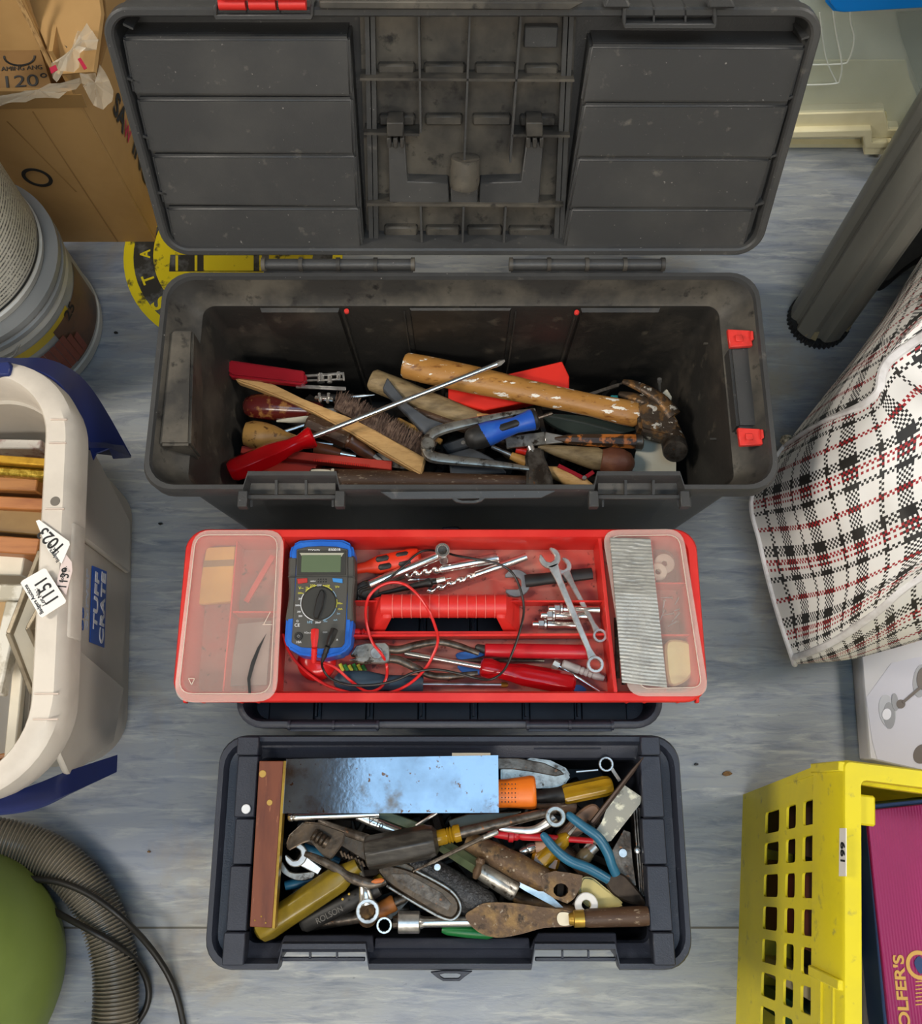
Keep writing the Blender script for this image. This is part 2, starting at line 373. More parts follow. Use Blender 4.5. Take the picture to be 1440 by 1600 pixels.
for bands in (([(190, 62), (546, 62), (550, 148), (207, 146)], [(212, 157), (551, 157), (555, 239), (232, 236)], [(236, 246), (556, 246), (560, 321), (254, 318)], [(258, 328), (561, 328), (567, 391), (272, 388)]),
              ([(922, 74), (1261, 76), (1234, 159), (907, 157)], [(911, 166), (1233, 166), (1208, 245), (897, 243)], [(902, 251), (1206, 251), (1181, 324), (887, 322)], [(891, 330), (1179, 330), (1162, 394), (879, 392)])):
    a, b, c, d = bands
    left = a[0][0] < 500
    base = [(184, 30), (552, 30), (572, 396), (270, 393)] if left else [(905, 34), (1262, 42), (1164, 400), (876, 398)]
    blk = pt('storage_well', BLK, lid, ls([(a[0][0], a[0][1]-6), (a[1][0], a[1][1]-6), (d[2][0]+2, d[2][1]+1), (d[3][0]-2, d[3][1]+1)], -.013, .036), bev=.003, seg=2)
    for q in bands: pt('well_panel', BLK, blk, ls([(q[0][0], q[0][1]-3), (q[1][0], q[1][1]-3), (q[2][0], q[2][1]+4), (q[3][0], q[3][1]+4)], -.006, .009), bev=.0032, seg=3)
for q in ((192, 36, 208, 44), (196, 120, 218, 128), (217, 210, 240, 216), (238, 298, 260, 302), (258, 372, 278, 386), (1274, 52, 1252, 60), (1250, 146, 1232, 152), (1222, 238, 1204, 244), (1197, 314, 1180, 320), (1172, 378, 1158, 386)):
    pt('stiffener', BLK, lid, ls([(q[0], q[1]), (q[2], q[3]), (q[2], q[3]+3), (q[0], q[1]+4)], -.006, .036))
cp = pt('centre_panel', BLKD, lid, ls([(562, 24), (900, 24), (880, 398), (574, 398)], -.034, .008))
RB = []
for (a, b) in (((654, 22), (657, 208)), ((734, 22), (725, 262)), ((814, 22), (797, 254)), ((657, 322), (659, 396)), ((724, 322), (722, 396)), ((790, 322), (786, 396)), ((582, 22), (588, 396)), ((884, 22), (868, 396)), ((573, 22), (580, 396)), ((893, 22), (876, 396))):
    w = 1.6 if 600 < a[0] < 860 else 3.5
    pt('rib', BLK, lid, ls([(a[0]-w, a[1]), (a[0]+w, a[1]), (b[0]+w, b[1]), (b[0]-w, b[1])], -.012 if w < 2 else -.02, .03))
for (a, b) in (((562, 124), (897, 126)), ((568, 209), (655, 211)), ((800, 212), (890, 213)), ((573, 320), (880, 322))):
    pt('rib', BLKD, lid, ls([(a[0], a[1]-2), (b[0], b[1]-2), (b[0], b[1]+2), (a[0], a[1]+2)], -.012, .03))
for (x0, x1, y) in ((590, 648, 101), (662, 726, 101), (742, 806, 101), (820, 872, 103), (592, 648, 181), (664, 722, 181), (738, 798, 181), (812, 868, 182), (600, 652, 355), (665, 718, 356), (730, 784, 356), (795, 862, 357)):
    pt('pad', BLKD, lid, ls([(x0, y), (x1, y), (x1, y+16), (x0, y+16)], -.026, .01), bev=.002)
hpl = pt('handle_well', BLK, lid, ls([(607, 222), (632, 222), (636, 284), (700, 286), (702, 318), (608, 318)], -.016, .02), ls([(704, 290), (746, 290), (746, 319), (704, 319)], -.016, .02), ls([(750, 286), (814, 284), (822, 222), (848, 222), (842, 320), (748, 318)], -.016, .02), bev=.001)
pt('boss', BLKD, hpl, (rod, lq(727, 246, -.02), lq(725, 292, -.016), [(0, 22), (.8, 24), (1, 22)]))
for u in (617, 835):
    pt('clip', BLKD, lid, ls([(u-13, 192), (u+13, 192), (u+13, 214), (u-13, 214)], -.004, .026), ls([(u-13, 216), (u-6, 216), (u-6, 232), (u-13, 232)], -.006, .02), ls([(u-3, 216), (u+4, 216), (u+4, 232), (u-3, 232)], -.006, .02), ls([(u+8, 216), (u+14, 216), (u+14, 232), (u+8, 232)], -.006, .02), bev=.001)
pt('plate', BLK, lid, ls([(820, 42), (872, 42), (870, 75), (818, 75)], -.024, .01), bev=.001)
# latch housings on the free edge
for (a, b, v0, v1, red) in ((333, 490, 8, 32, True), (972, 1120, 12, 46, False)):
    fr = pt('latch_frame', BLK, lid, ls([(a, v1-9), (b, v1-9), (b-3, v1), (a+3, v1)], .004, .04), ls([(a, v0), (a+6, v0), (a+6, v1-6), (a, v1-6)], .004, .03), ls([(b-6, v0), (b, v0), (b, v1-6), (b-6, v1-6)], .004, .03), ls([(a, v0), (b, v0), (b, v1-8), (a, v1-8)], -.012, .02), bev=.001)
    for k in (1, 2): pt('rib', BLK, fr, ls([(a+(b-a)*k/3-1.5, v0), (a+(b-a)*k/3+1.5, v0), (a+(b-a)*k/3+1.5, v1-4), (a+(b-a)*k/3-1.5, v1-4)], 0, .02))
    if red:
        lt = pt('latch', REDH, lid, ls([(a+8, -30), (b-8, -30), (b-8, 2), (a+8, 2)], .012, .012), bev=.002, label='red latch')
        for k in range(3):
            u0 = a+9+k*47; pt('latch_grip', REDH, lt, (rod, lq(u0, 6, .004), lq(u0+42, 6, .004), 9))
for a, b in ((942, 986), (1104, 1150)):
    pt('latch_lug', BLK, lid, ls([(a, 14), (a+8, -8), (b-8, -8), (b, 14)], .01, .03), bev=.002)
pt('edge_bar', BLKD, lid, ls([(498, 2), (912, 4), (890, 16), (500, 14)], .008, .02), bev=.001)
# ================================================================ small navy toolbox
sb = T('toolbox', 'smaller open navy-blue plastic toolbox nearest the camera, crammed with tools', 'toolbox')
cx, cy = -.013, -.057
nb = ((P(440, 1500, .24).x, P(570, 1500, .24).x), (P(836, 1500, .24).x, P(962, 1500, .24).x))
pt('body', NAVY, sb, (loft, [BO(.44, .19, 0, .02), BO(.445, .195, .01), BO(.492, .222, .205, .025, .014), BO(.512, .238, .216, .028, .018), BO(.514, .240, .234, .03, .019), BO(.510, .236, .24, .03, .019),
    BO(.500, .226, .24, .028, .019), BO(.496, .222, .236, .026, .018), BO(.492, .218, .229, .024, .016)], (True, False)))
pt('inner_ledge', NAVY, sb, (loft, [BO(.4922, .2182, .2292, .024, .016), BO(.468, .206, .226, .02, .012), BO(.432, .192, .221, .01, .002), BO(.428, .188, .214, .008)], (False, False)))
pt('interior', NAVYD, sb, (loft, [BO(.4282, .1882, .2142, .008), BO(.405, .177, .014, .008)], (False, True)))
for x0a, x1a, x0b, x1b in ((371, 405, 346, 380), (1000, 1030, 1022, 1056)):
    for k, (v0, v1) in enumerate(((1151, 1181), (1181, 1278), (1279, 1352), (1353, 1456), (1457, 1510))):
        f0, f1 = (v0-1151)/359, (v1-1151)/359
        dz = (.246, .243, .2395, .243, .246)[k]; g = (0, 3, 6, 3, 0)[k]*(1 if x0a < 700 else -1)
        pt('end_bar', NAVY, sb, (slab, [(x0a+(x0b-x0a)*f0+g, v0, dz), (x1a+(x1b-x1a)*f0+g*.3, v0, dz), (x1a+(x1b-x1a)*f1+g*.3, v1-1, dz), (x0a+(x0b-x0a)*f1+g, v1-1, dz)], .022), bev=.0012)
for (a, b, v) in ((432, 582, 1462), (828, 962, 1458)):
    pt('latch_pocket', NAVY, sb, (slab, [(a+12, v, .228), (b, v, .228), (b+2, v+26, .234), (a, v+26, .234)], .01), bev=.001)
pt('inner_step', NAVY, sb, (slab, [(586, 1466, .226), (826, 1466, .226), (828, 1482, .23), (584, 1482, .23)], .008), bev=.001)
for (a, b) in ((400, 450), (590, 752), (824, 940)): pt('inner_step', NAVY, sb, (slab, [(a+10, 1168, .229), (b, 1168, .229), (b, 1181, .22), (a, 1181, .22)], .008), bev=.001)
for (a, b) in ((442, 568), (838, 960)):
    t = pt('latch_bridge', NAVY, sb, (bar, (a-2, 1499, .232), (b+2, 1499, .232), 6, .005), bev=.0008)
    for k in (1, 2): pt('stay', NAVY, t, (bar, (a+(b-a)*k/3, 1486, .232), (a+(b-a)*k/3, 1498, .232), 3, .005))
pt('padlock_tongue', NAVY, sb, (holed, [(672, 1519, .238), (683, 1528, .238), (692, 1533, .238), (718, 1533, .238), (726, 1526, .238), (738, 1518, .238), (720, 1517, .238), (690, 1517, .238)],
    [(686, 1523, .238), (688, 1526, .238), (693, 1529, .238), (716, 1529, .238), (719, 1526, .238), (720, 1523, .238), (714, 1521, .238), (694, 1521, .238)], .005), bev=.0005)
pt('rivet', mat('white_spot', '#d6d9dc', .5), sb, (disc, P(384, 1264, .2455), .005, .002))
for u0, u1 in ((452, 590), (824, 956)):
    h = pt('hinge', NAVY, sb, (rod, (u0, 1133, .238), (u1, 1133, .238), 6), (bar, (u0, 1139, .236), (u1, 1139, .236), 7, .006))
    for k in range(3): pt('knuckle', NAVY, h, (rod, (u0+(u1-u0)*k/2-2, 1133, .238), (u0+(u1-u0)*k/2+2, 1133, .238), 8))
l3 = T('lid', '', ''); del l3['label']; del l3['category']; l3.parent = sb
def lo3(ins, z, r=.03): return rr(-.013, .187, .484-2*ins, .232-2*ins, max(.005, r-ins), z, 6)
pt('shell', NAVY, l3, (loft, [lo3(.01, .175), lo3(.004, .18), lo3(0, .222), lo3(0, .234), lo3(.003, .236), lo3(.007, .236), lo3(.009, .232), lo3(.013, .187)], (True, True)))
for r_ in range(3):
    for k in range(7): pt('lid_panel', NAVYD, l3, (box, (-.20+.0615*k, .112+.073*r_, .1885), (.054, .06, .005)), bev=.0015)
for k in range(6): pt('rib', NAVYD, l3, (box, (-.17+.0615*k, .187, .192), (.002, .2, .012)))
# ================================================================ red lift-out tray
tr = T('tool_tray', 'red plastic lift-out tool tray lying across the small toolbox lid', 'tool tray')
TX, TY = -.0225, .1925
def TO(w, d, z, r=.025): return rr(TX, TY, w, d, r, z, 8)
pt('wall', RED, tr, (loft, [TO(.556, .176, .239, .018), TO(.560, .180, .272), TO(.578, .191, .274), TO(.582, .195, .279), TO(.582, .195, .284), TO(.579, .192, .286), TO(.562, .176, .286, .018), TO(.556, .171, .280, .016), TO(.550, .168, .239, .014), TO(.556, .176, .239, .018)], (False, False)))
# floor in pieces, leaving the hand slot open
xa, xb, ya, yb = TX-.276, TX+.276, TY-.086, TY+.086
sx0, sx1 = P(601, 990, .24).x, P(789, 990, .24).x; sy0, sy1 = P(700, 991, .24).y, P(700, 950, .24).y
for (x0, x1, y0, y1) in ((xa, sx0, ya, yb), (sx1, xb, ya, yb), (sx0, sx1, ya, sy0), (sx0, sx1, sy1, yb)):
    pt('tray_floor', REDIN, tr, (box, ((x0+x1)/2, (y0+y1)/2, .2405), (x1-x0, y1-y0, .003)))
def divider(a, b, z0=.242, z1=.268, w=2.6): pt('divider', RED, tr, (bar, (a[0], a[1], z1), (b[0], b[1], z1), w, z1-z0), bev=.0005)
divider((442, 832), (428, 1084), z1=.283, w=6); divider((936, 834), (962, 1084), z1=.283, w=6)
divider((553, 939), (598, 939)); divider((790, 939), (946, 939)); divider((550, 993), (955, 991), z1=.266, w=4)
divider((371, 838), (348, 1084), z1=.276); divider((363, 956), (436, 956), z1=.276)
divider((1016, 838), (1040, 1084), z1=.276); divider((1020, 911), (1086, 911), z1=.276); divider((1030, 992), (1098, 992), z1=.276)
RIBM = mat('light_red_rib', '#e06a60', .5)  # grip ribs in a lighter red than the handle
hd = pt('handle', REDH, tr, (rod, (596, 947, .276), (790, 947, .276), 18.5), bev=0, label='ribbed red carrying handle')
for k in range(12):
    u = 614+k*14.4; pt('grip_rib', RIBM, hd, (rod, (u-.6, 947, .276), (u+.6, 947, .276), 19.3))
for sgn, (a, b) in ((1, (598, 575)), (-1, (789, 812))):
    pt('handle_leg', REDH, hd, (loft, [[P(a, 931, .283), P(a+14*sgn, 931, .283), P(a+14*sgn, 966, .283), P(a, 966, .283)], [P(b, 936, .245), P(b+24*sgn, 940, .245), P(b+24*sgn, 992, .245), P(b, 992, .245)]]), bev=.001)
pt('slot_lip', REDH, tr, (slab, [(575, 986, .262), (812, 986, .262), (812, 995, .262), (575, 995, .262)], .02), bev=.0008)
for u in (288, 316, 376, 402, 980, 1008, 1060, 1090): pt('hinge_clip', RED, tr, (bar, (u, 1088, .284), (u, 1098, .284), 5, .010), bev=.0008)
# clear compartment lids
def clear(name, col, rough, tr_=.85): 
    m = mat(name, col, rough, trans=tr_, ior=1.2, bump=.15, bsc=120); return m
FROST = mat('frosted_clear_plastic', '#e6d2c6', .25, alpha=.17, bump=.15, bsc=120)
EDGEW = mat('whitened_plastic_edge', '#e8d5c6', .5, trans=.35)
def clearlid(pts, inner, nm):
    l = pt('compartment_lid', FROST, tr, (slab, pts, .002), bev=.0006, label=nm)
    q = [P(*p) for p in pts]; r_ = [P(*p) for p in inner]
    def strip(bm, ps, w):
        for a, b in zip(ps, ps[1:]+ps[:1]): bar(bm, a, b, w, .0012)
    pt('lid_edge', EDGEW, l, (strip, [p+Z*.001 for p in r_], 1.3))
    pt('lid_skirt', FROST, l, (holed, pts, [(p[0], p[1], p[2]) for p in inner], .001) if len(pts) == len(inner) else (strip, q, 3))
    return l
def rq(x0, y0, x1, y1, x2, y2, x3, y3, z, f=.13):
    """rounded quad in pixels"""
    c = [(x0, y0), (x1, y1), (x2, y2), (x3, y3)]; out = []
    for i in range(4):
        p, a, b = Vector(c[i]), Vector(c[i-1]), Vector(c[(i+1) % 4]); L = min((a-p).length, (b-p).length)*f
        s_, e_ = p+(a-p).normalized()*L, p+(b-p).normalized()*L
        for k in range(6):
            t = k/5; q = s_*(1-t)**2+p*2*t*(1-t)+e_*t*t; out.append((q.x, q.y, z))
    return out
ll = clearlid(rq(302, 828, 444, 828, 432, 1096, 270, 1098, .2895, .2), rq(306, 836, 434, 836, 422, 1084, 279, 1084, .2905, .16), 'frosted clear lid with a curved crack, over the left compartments')
pt('crack', RUBBER, ll, (slab, [(388, 1083, .2912), (386, 1060, .2912), (392, 1035, .2912), (402, 1012, .2912), (416, 990, .2912), (406, 1014, .2912), (397, 1040, .2912), (391, 1062, .2912), (392, 1083, .2912)], .0004))
pt('crack', EDGEW, ll, (bar, (412, 975, .2912), (422, 956, .2912), 1.2, .0006), (bar, (410, 976, .2912), (425, 976, .2912), 1.2, .0006))
pt('recycling_mark', EDGEW, ll, *[(bar, a, b, 1.2, .0006) for a, b in (((294, 1060, .2912), (304, 1060, .2912)), ((304, 1060, .2912), (299, 1070, .2912)), ((299, 1070, .2912), (294, 1060, .2912)))])
lr = clearlid(rq(940, 828, 1066, 826, 1108, 1088, 982, 1088, .2895, .2), rq(950, 838, 1060, 836, 1096, 1074, 1000, 1076, .2905, .16), 'frosted clear lid mended with silver tape, over the right compartments')
TAPE = mat('silver_duct_tape', '#a9a8a2', .38, .35, n2='#8a8984', sc=40, bump=.3, bsc=400)
def tape(bm, TL, TR, BR, BL, nr=170, nc=8, z=.294):
    rows = []
    random.seed(4)
    for i in range(nr+1):
        f = i/nr; row = []
        for k in range(nc+1):
            g = k/nc
            u = (TL[0]*(1-g)+TR[0]*g)*(1-f)+(BL[0]*(1-g)+BR[0]*g)*f; v = (TL[1]*(1-g)+TR[1]*g)*(1-f)+(BL[1]*(1-g)+BR[1]*g)*f
            amp = .0008 if f < .38 else .00035
            row.append(P(u, v, z+amp*math.sin(i*1.5+.7*math.sin(g*5+f*9))+.0006*math.sin(g*9+f*7)))
        rows.append(row)
    loft(bm, rows, (False, False), False)
    loft(bm, [[p-Z*.0025 for p in r] for r in rows], (False, False), False)
pt('duct_tape', TAPE, lr, (tape, (953, 840), (1016, 842), (1042, 1074), (972, 1066)), label='crinkled strip of silver duct tape')
# ================================================================ translucent crate of picture frames (left)
CL = mat('cloudy_translucent_plastic', '#cfc6b8', .4, n2='#bfb6a8', sc=6, alpha=.82, bump=.1, bsc=60)
CLE = mat('milky_rim_plastic', '#dcd2c4', .4, n2='#c9bfb2', sc=12, alpha=.9)
BLUEP = mat('dark_blue_plastic', '#1d2a63', .35, n2='#232c55', sc=8)
cr = T('storage_crate', 'translucent plastic crate with dark blue handles, full of old picture frames', 'crate')
RA = R_(4.66); ccx, ccy = -.640, .229
def CO(w, d, z, r=.09): return rr(ccx, ccy, w, d, r, z, 12, RA)
pt('body', CL, cr, (loft, [CO(.33, .385, 0, .05), CO(.345, .40, .012, .06), CO(.372, .44, .27, .08), CO(.362, .43, .27, .08), CO(.336, .39, .016, .055)], (True, True)))
pt('rim', CLE, cr, (loft, [CO(.370, .438, .268, .08), CO(.418, .496, .272, .1), CO(.423, .501, .300, .1), CO(.417, .495, .316, .1), CO(.405, .483, .322, .1), CO(.362, .462, .322, .085), CO(.356, .456, .318, .08), CO(.356, .440, .268, .08), CO(.370, .438, .268, .08)], (False, False)), bev=0)
cX = Vector((math.cos(RA), math.sin(RA), 0)); cY = Vector((-math.sin(RA), math.cos(RA), 0)); cO = Vector((ccx, ccy, 0))
def CW(x, y, z): return cO+cX*x+cY*y+Z*z
# wider centre skirt and side panels of the right wall
pt('skirt', CLE, cr, (loft, [[CW(.200, .045, .315), CW(.2125, .045, .31), CW(.2140, .045, .282), CW(.200, .045, .268)], [CW(.200, -.085, .315), CW(.2125, -.085, .31), CW(.2140, -.085, .282), CW(.200, -.085, .268)]]), bev=.002)
WN = (CW(.186, 0, .27)-CW(.1725, 0, .012)).cross(cY).normalized(); WN = WN if WN.dot(cX) > 0 else -WN
WP = Plane(CW(.1865, 0, .27), WN)
def wl(pts, off, th): return (slab, [WP.at(u, v, off) for u, v in pts], th, WN)
pt('side_panel', CL, cr, wl([(112, 800), (118, 830), (203, 895), (204, 815), (125, 660), (115, 680)], .007, .008), bev=.002)
pt('side_panel', CL, cr, wl([(97, 990), (94, 1180), (110, 1215), (178, 1160), (194, 1074), (120, 1010)], .006, .007), bev=.002)
for a, b, w in (((112, 665, .27), (139, 690, .2), 6), ((108, 710, .27), (138, 732, .2), 6), ((91, 1086, .27), (117, 1096, .21), 5), ((88, 1124, .27), (115, 1134, .21), 5)):
    pt('gusset', CLE, cr, (loft, [[P(*a), P(a[0], a[1]-w, a[2])], [P(*b), P(b[0], b[1]-1, b[2])], ], (False, False), False), (slab, [(a[0], a[1]-w, a[2]), (a[0], a[1], a[2]), b], .003))
for v in (655, 692, 795, 1084, 1124): pt('rim_rib', EDGEW, cr, (bar, (79-(v-655)*.06, v, .3235), (104-(v-655)*.03, v, .3235), 2.5, .002))
pt('rim_hole', mat('shadow_grey', '#6e675e', .7), cr, (disc, P(86, 783, .3225), .0055, .0012))
BLAB = mat('blue_label', '#1f4ea8', .4); WLET = mat('white_print', '#e9e9ea', .5); GLET = mat('pale_grey_print', '#aab0bd', .5)
pl_ = pt('label_plate', BLAB, cr, wl([(145, 884), (167, 893), (163, 1012), (141, 1003)], .0016, .0012))
text('TUFF', (151, 986), (155, 897), WLET, pl_, WP, .002, .62, bold=.02)
text('CRATE', (161, 1007), (165, 897), WLET, pl_, WP, .002, .72, bold=.02)
text('curver', (137, 985), (139, 890), GLET, cr, WP, .009, .6, bold=.02)
text('35', (130, 985), (131, 950), mat('blue_print', '#2c55a0', .5), cr, WP, .009, .6, bold=.02)
# swing handles
def strip3(bm, top, bot, th):
    a = [V(p) for p in catmull(top, 6)]; b = [V(p) for p in catmull(bot, 6)]
    L = []
    for i, (p, q) in enumerate(zip(a, b)):
        t = (a[min(i+1, len(a)-1)]-a[max(0, i-1)]); n = t.cross(q-p).normalized()*th
        L.append([p-n, p+n, q+n, q-n])
    loft(bm, L)
pt('swing_handle', BLUEP, cr, (strip3, [(-60, 590, .318), (20, 577, .316), (62, 582, .312), (92, 600, .306), (110, 628, .296), (117, 662, .285), (131, 702, .262)], [(-60, 558, .30), (20, 561, .298), (70, 562, .285), (110, 578, .268), (140, 606, .24), (170, 652, .215), (204, 713, .185)], .0015),
   (slab, [(117, 662, .28), (140, 700, .26), (145, 718, .255), (150, 708, .252), (170, 700, .25), (176, 716, .25), (204, 714, .19), (160, 640, .22)], .003))
pt('swing_handle', BLUEP, cr, (strip3, [(-60, 1243, .27), (10, 1240, .27), (60, 1225, .26), (108, 1205, .24), (182, 1180, .16)], [(-60, 1274, .285), (5, 1272, .285), (60, 1262, .28), (110, 1240, .255), (181, 1207, .17)], .0015))
pt('handle_clip', BLUEP, cr, (slab, [(-60, 570, .326), (14, 563, .326), (18, 572, .326), (14, 586, .326), (-60, 588, .326)], .012), bev=.002)
# lot stickers
PAPER = mat('white_paper_label', '#ece8e2', .6); PINKP = mat('faded_label', '#d6c3bd', .6); INK = mat('black_ink', '#1b1a1a', .6)
def sticker(lbl, pts, mt, rows):
    s = tag(pt('lot_sticker', mt, None, (slab, pts, .0006)), lbl, 'sticker')
    for tx, A, B, hs in rows: text(tx, A, B, INK, s, None, 0, hs, ext=.0002, bold=.01)
    return s
z1 = .3262
sticker('white lot sticker reading 1023 on the crate rim', [(56, 814, z1), (61, 812, z1), (108, 846, z1), (109, 851, z1), (96, 881, z1), (75, 860, z1)], PAPER,
    [('1023', (99, 851, z1+.0003), (71, 823, z1+.0003), 1.15), ('Lot No.', (92, 862, z1+.0003), (76, 846, z1+.0003), 1), ('Badgers', (93, 876, z1+.0003), (80, 858, z1+.0003), 1)])
z2 = .325
sticker('faded pinkish lot sticker reading 1139 on the crate skirt', [(100, 862, z2), (112, 878, z2), (113, 892, z2), (103, 930, z2), (88, 912, z2)], PINKP,
    [('1139', (103, 918, z2+.0003), (110, 888, z2+.0003), 1.1), ('Lot No.', (98, 910, z2+.0003), (104, 885, z2+.0003), .9)])
z3 = .329
sticker('white lot sticker reading 1151 overhanging the inner edge of the crate rim', [(32, 911, z3), (35, 907, z3), (68, 888, z3), (72, 889, z3), (103, 938, z3), (102, 942, z3), (66, 965, z3), (62, 963, z3)], PAPER,
    [('1151', (91, 933, z3+.0003), (72, 902, z3+.0003), 1.25), ('Lot No.:', (72, 944, z3+.0003), (58, 919, z3+.0003), 1), ('Badgers Auctions', (68, 957, z3+.0003), (42, 913, z3+.0003), 1.1)])
# picture frames standing in the crate
W1 = mat('golden_oak', '#a8703a', .45, n2='#8a5526', sc=12, stretch=(1, 8, 8), bump=.1); W2 = mat('orange_wood', '#b0703c', .45, n2='#94562c', sc=14, stretch=(1, 8, 8)); W3 = mat('olive_wood', '#8a6a3a', .5, n2='#735529', sc=10)
GOLD = mat('gilt', '#d9a83c', .3, .7, n2='#b98a2c', sc=90); CREAM = mat('cream_board', '#e2d8c3', .6, n2='#cfc4ac', sc=10); GLASSD = mat('framed_picture', '#3c3630', .25, n2='#6d6257', sc=20)
PEWT = mat('pewter_moulding', '#8f8471', .35, .6, n2='#6f6453', sc=60)
def pframe(lbl, A, B, w, h, m, pic=None, z0=None):
    t = T('picture_frame', lbl, 'picture frame', None)
    pt('moulding', m, t, (bar, A, B, w, h), bev=.0015)
    if pic: pt('backing', pic, t, (bar, (A[0], A[1]-w*.1, A[2]-.004), (B[0], B[1]-w*.1, B[2]-.004), w*.5, h*1.02), bev=0)
    return t
bmz = .06
pframe('white and pink speckled picture frame at the far end of the crate', (-60, 692, .225), (64, 694, .225), 16, .17, mat('speckled_white', '#c9c2b7', .5, n2='#8d5d58', sc=40, lo=.5, hi=.65))
t = pframe('gold picture frame with a beaded edge, brightest one in the crate', (-60, 712, .27), (74, 722, .27), 13, .2, GOLD)
pt('beading', mat('dark_gilt', '#8f7420', .35, .7, n2='#d9bc55', sc=200), t, (bar, (-60, 730, .262), (75, 740, .262), 14, .19), bev=.003)
pframe('honey-brown wooden frame with a rounded corner in the crate', (-60, 752, .25), (58, 757, .25), 22, .18, W1)
pframe('amber wooden frame just in front of the honey-brown one', (-60, 781, .25), (74, 788, .25), 20, .18, W2)
pframe('olive-brown wide wooden frame in the middle of the crate', (-60, 806, .24), (72, 818, .24), 40, .18, W3)
pframe('orange-brown wooden frame beside the 1023 sticker', (-60, 846, .26), (60, 854, .26), 27, .2, W2)
pframe('cream painted frame end behind the pewter frames', (-60, 880, .24), (36, 884, .24), 32, .18, CREAM)
t = T('picture_frame', 'pewter-coloured frame with a sharp corner leaning against the crate side', 'picture frame')
pt('moulding', PEWT, t, (bar, (62, 860, .29), (12, 990, .29), 8, .02), (bar, (12, 990, .29), (50, 1085, .25), 8, .02), bev=.001)
pt('mount', CREAM, t, (slab, [(64, 868, .284), (18, 990, .284), (52, 1075, .25), (80, 1000, .25), (84, 880, .27)], .006))
t = T('picture_frame', 'inner dull-silver frame corner behind the pewter one', 'picture frame')
pt('moulding', PEWT, t, (bar, (70, 930, .295), (42, 982, .295), 7, .012), (bar, (42, 982, .295), (60, 1020, .27), 7, .012), bev=.001)
t = T('picture_frame', 'white mottled flat frame lying across the crate at the left edge', 'picture frame')
WM = mat('mottled_white_paint', '#dcd6c8', .55, n2='#b5ac98', sc=22, lo=.55, hi=.62)
pt('moulding', WM, t, (bar, (-60, 925, .272), (36, 925, .272), 26, .02), (bar, (20, 939, .2715), (-12, 1085, .2715), 24, .02), bev=.002)
pt('mount', mat('tan_mount', '#ab8a5d', .6), t, (slab, [(-60, 936, .262), (14, 936, .262), (-16, 1040, .262), (-60, 1040, .262)], .006))
pframe('long cream frame strip standing along the crate side', (33, 990, .22), (14, 1185, .22), 17, .12, CREAM)
pframe('grey wooden frame strip beside the cream strip', (46, 1050, .21), (36, 1190, .21), 11, .12, mat('grey_wood', '#7a7163', .5))
pframe('dark brown frame strip nearest the crate side', (60, 1060, .2), (48, 1180, .2), 10, .11, mat('dark_red_wood', '#5a2b18', .5))
pframe('brown wooden frame across the near end of the crate', (-60, 1192, .2), (26, 1178, .2), 9, .11, W1)
# ================================================================ two stacked paint tubs
bkx, bky = -.690, .695
TUBW = mat('white_tub_plastic', '#c9c7c0', .35, n2='#b9b6ae', sc=10); TUBG = mat('grey_tub_ring', '#8b8c8b', .35)
def textlines(name):
    m = mat(name, '#cbc6b8', .5); nt = m.node_tree; N = nt.nodes; L = nt.links
    tc = N['Texture Coordinate']; sep = N.new('ShaderNodeSeparateXYZ'); L.new(tc.outputs['UV'], sep.inputs[0])
    def M(op, a, b=None, c=None):
        n = N.new('ShaderNodeMath'); n.operation = op
        for i, x in enumerate((a, b, c)):
            if x is None: continue
            if isinstance(x, (int, float)): n.inputs[i].default_value = x
            else: L.new(x, n.inputs[i])
        return n.outputs[0]
    row = M('FRACT', M('MULTIPLY', sep.outputs[1], 34)); rid = M('FLOOR', M('MULTIPLY', sep.outputs[1], 34))
    cmb = N.new('ShaderNodeCombineXYZ'); L.new(M('MULTIPLY', sep.outputs[0], 330), cmb.inputs[0]); L.new(M('MULTIPLY', rid, 7.3), cmb.inputs[1])
    t = N.new('ShaderNodeTexNoise'); t.inputs['Scale'].default_value = 1; t.inputs['Detail'].default_value = 1; L.new(cmb.outputs[0], t.inputs[0])
    ink = M('MULTIPLY', M('GREATER_THAN', t.outputs[0], .47), M('MULTIPLY', M('GREATER_THAN', row, .3), M('LESS_THAN', row, .72)))
    x = N.new('ShaderNodeMix'); x.data_type = 'RGBA'; L.new(ink, x.inputs[0]); x.inputs[6].default_value = lin('#cdc8ba'); x.inputs[7].default_value = lin('#4d4b46')
    L.new(x.outputs[2], N['Principled BSDF'].inputs['Base Color']); return m
def shell(name, m, parent, cx, cy, prof, a0, a1, n=40, uv=False, th=0):
    """revolved patch between angles a0..a1 (degrees), prof = [(r, z)]"""
    bm = bmesh.new(); full = abs(a1-a0) >= 360
    loops = [[Vector((cx+r*math.cos(R_(a0+(a1-a0)*i/n)), cy+r*math.sin(R_(a0+(a1-a0)*i/n)), z)) for i in range(n if full else n+1)] for r, z in prof]
    loft(bm, loops, (full, full), full)
    if uv:
        lay = bm.loops.layers.uv.new('UVMap'); z0, z1_ = prof[0][1], prof[-1][1]
        for f in bm.faces:
            for l in f.loops:
                c = l.vert.co; a = math.degrees(math.atan2(c.y-cy, c.x-cx)); a = a if a >= a0-1 else a+360
                l[lay].uv = ((a-a0)/(a1-a0), (c.z-z0)/(z1_-z0))
    return mk(name, bm, m, parent)
lb = T('paint_tub', 'lower white tub with a picture of red-brown decking on its label, stacked under another', 'tub')
shell('body', TUBW, lb, bkx, bky, [(.120, 0), (.128, .003), (.130, .02), (.127, .022), (.131, .15), (.135, .152), (.135, .165), (.133, .167)], 0, 360, 64)
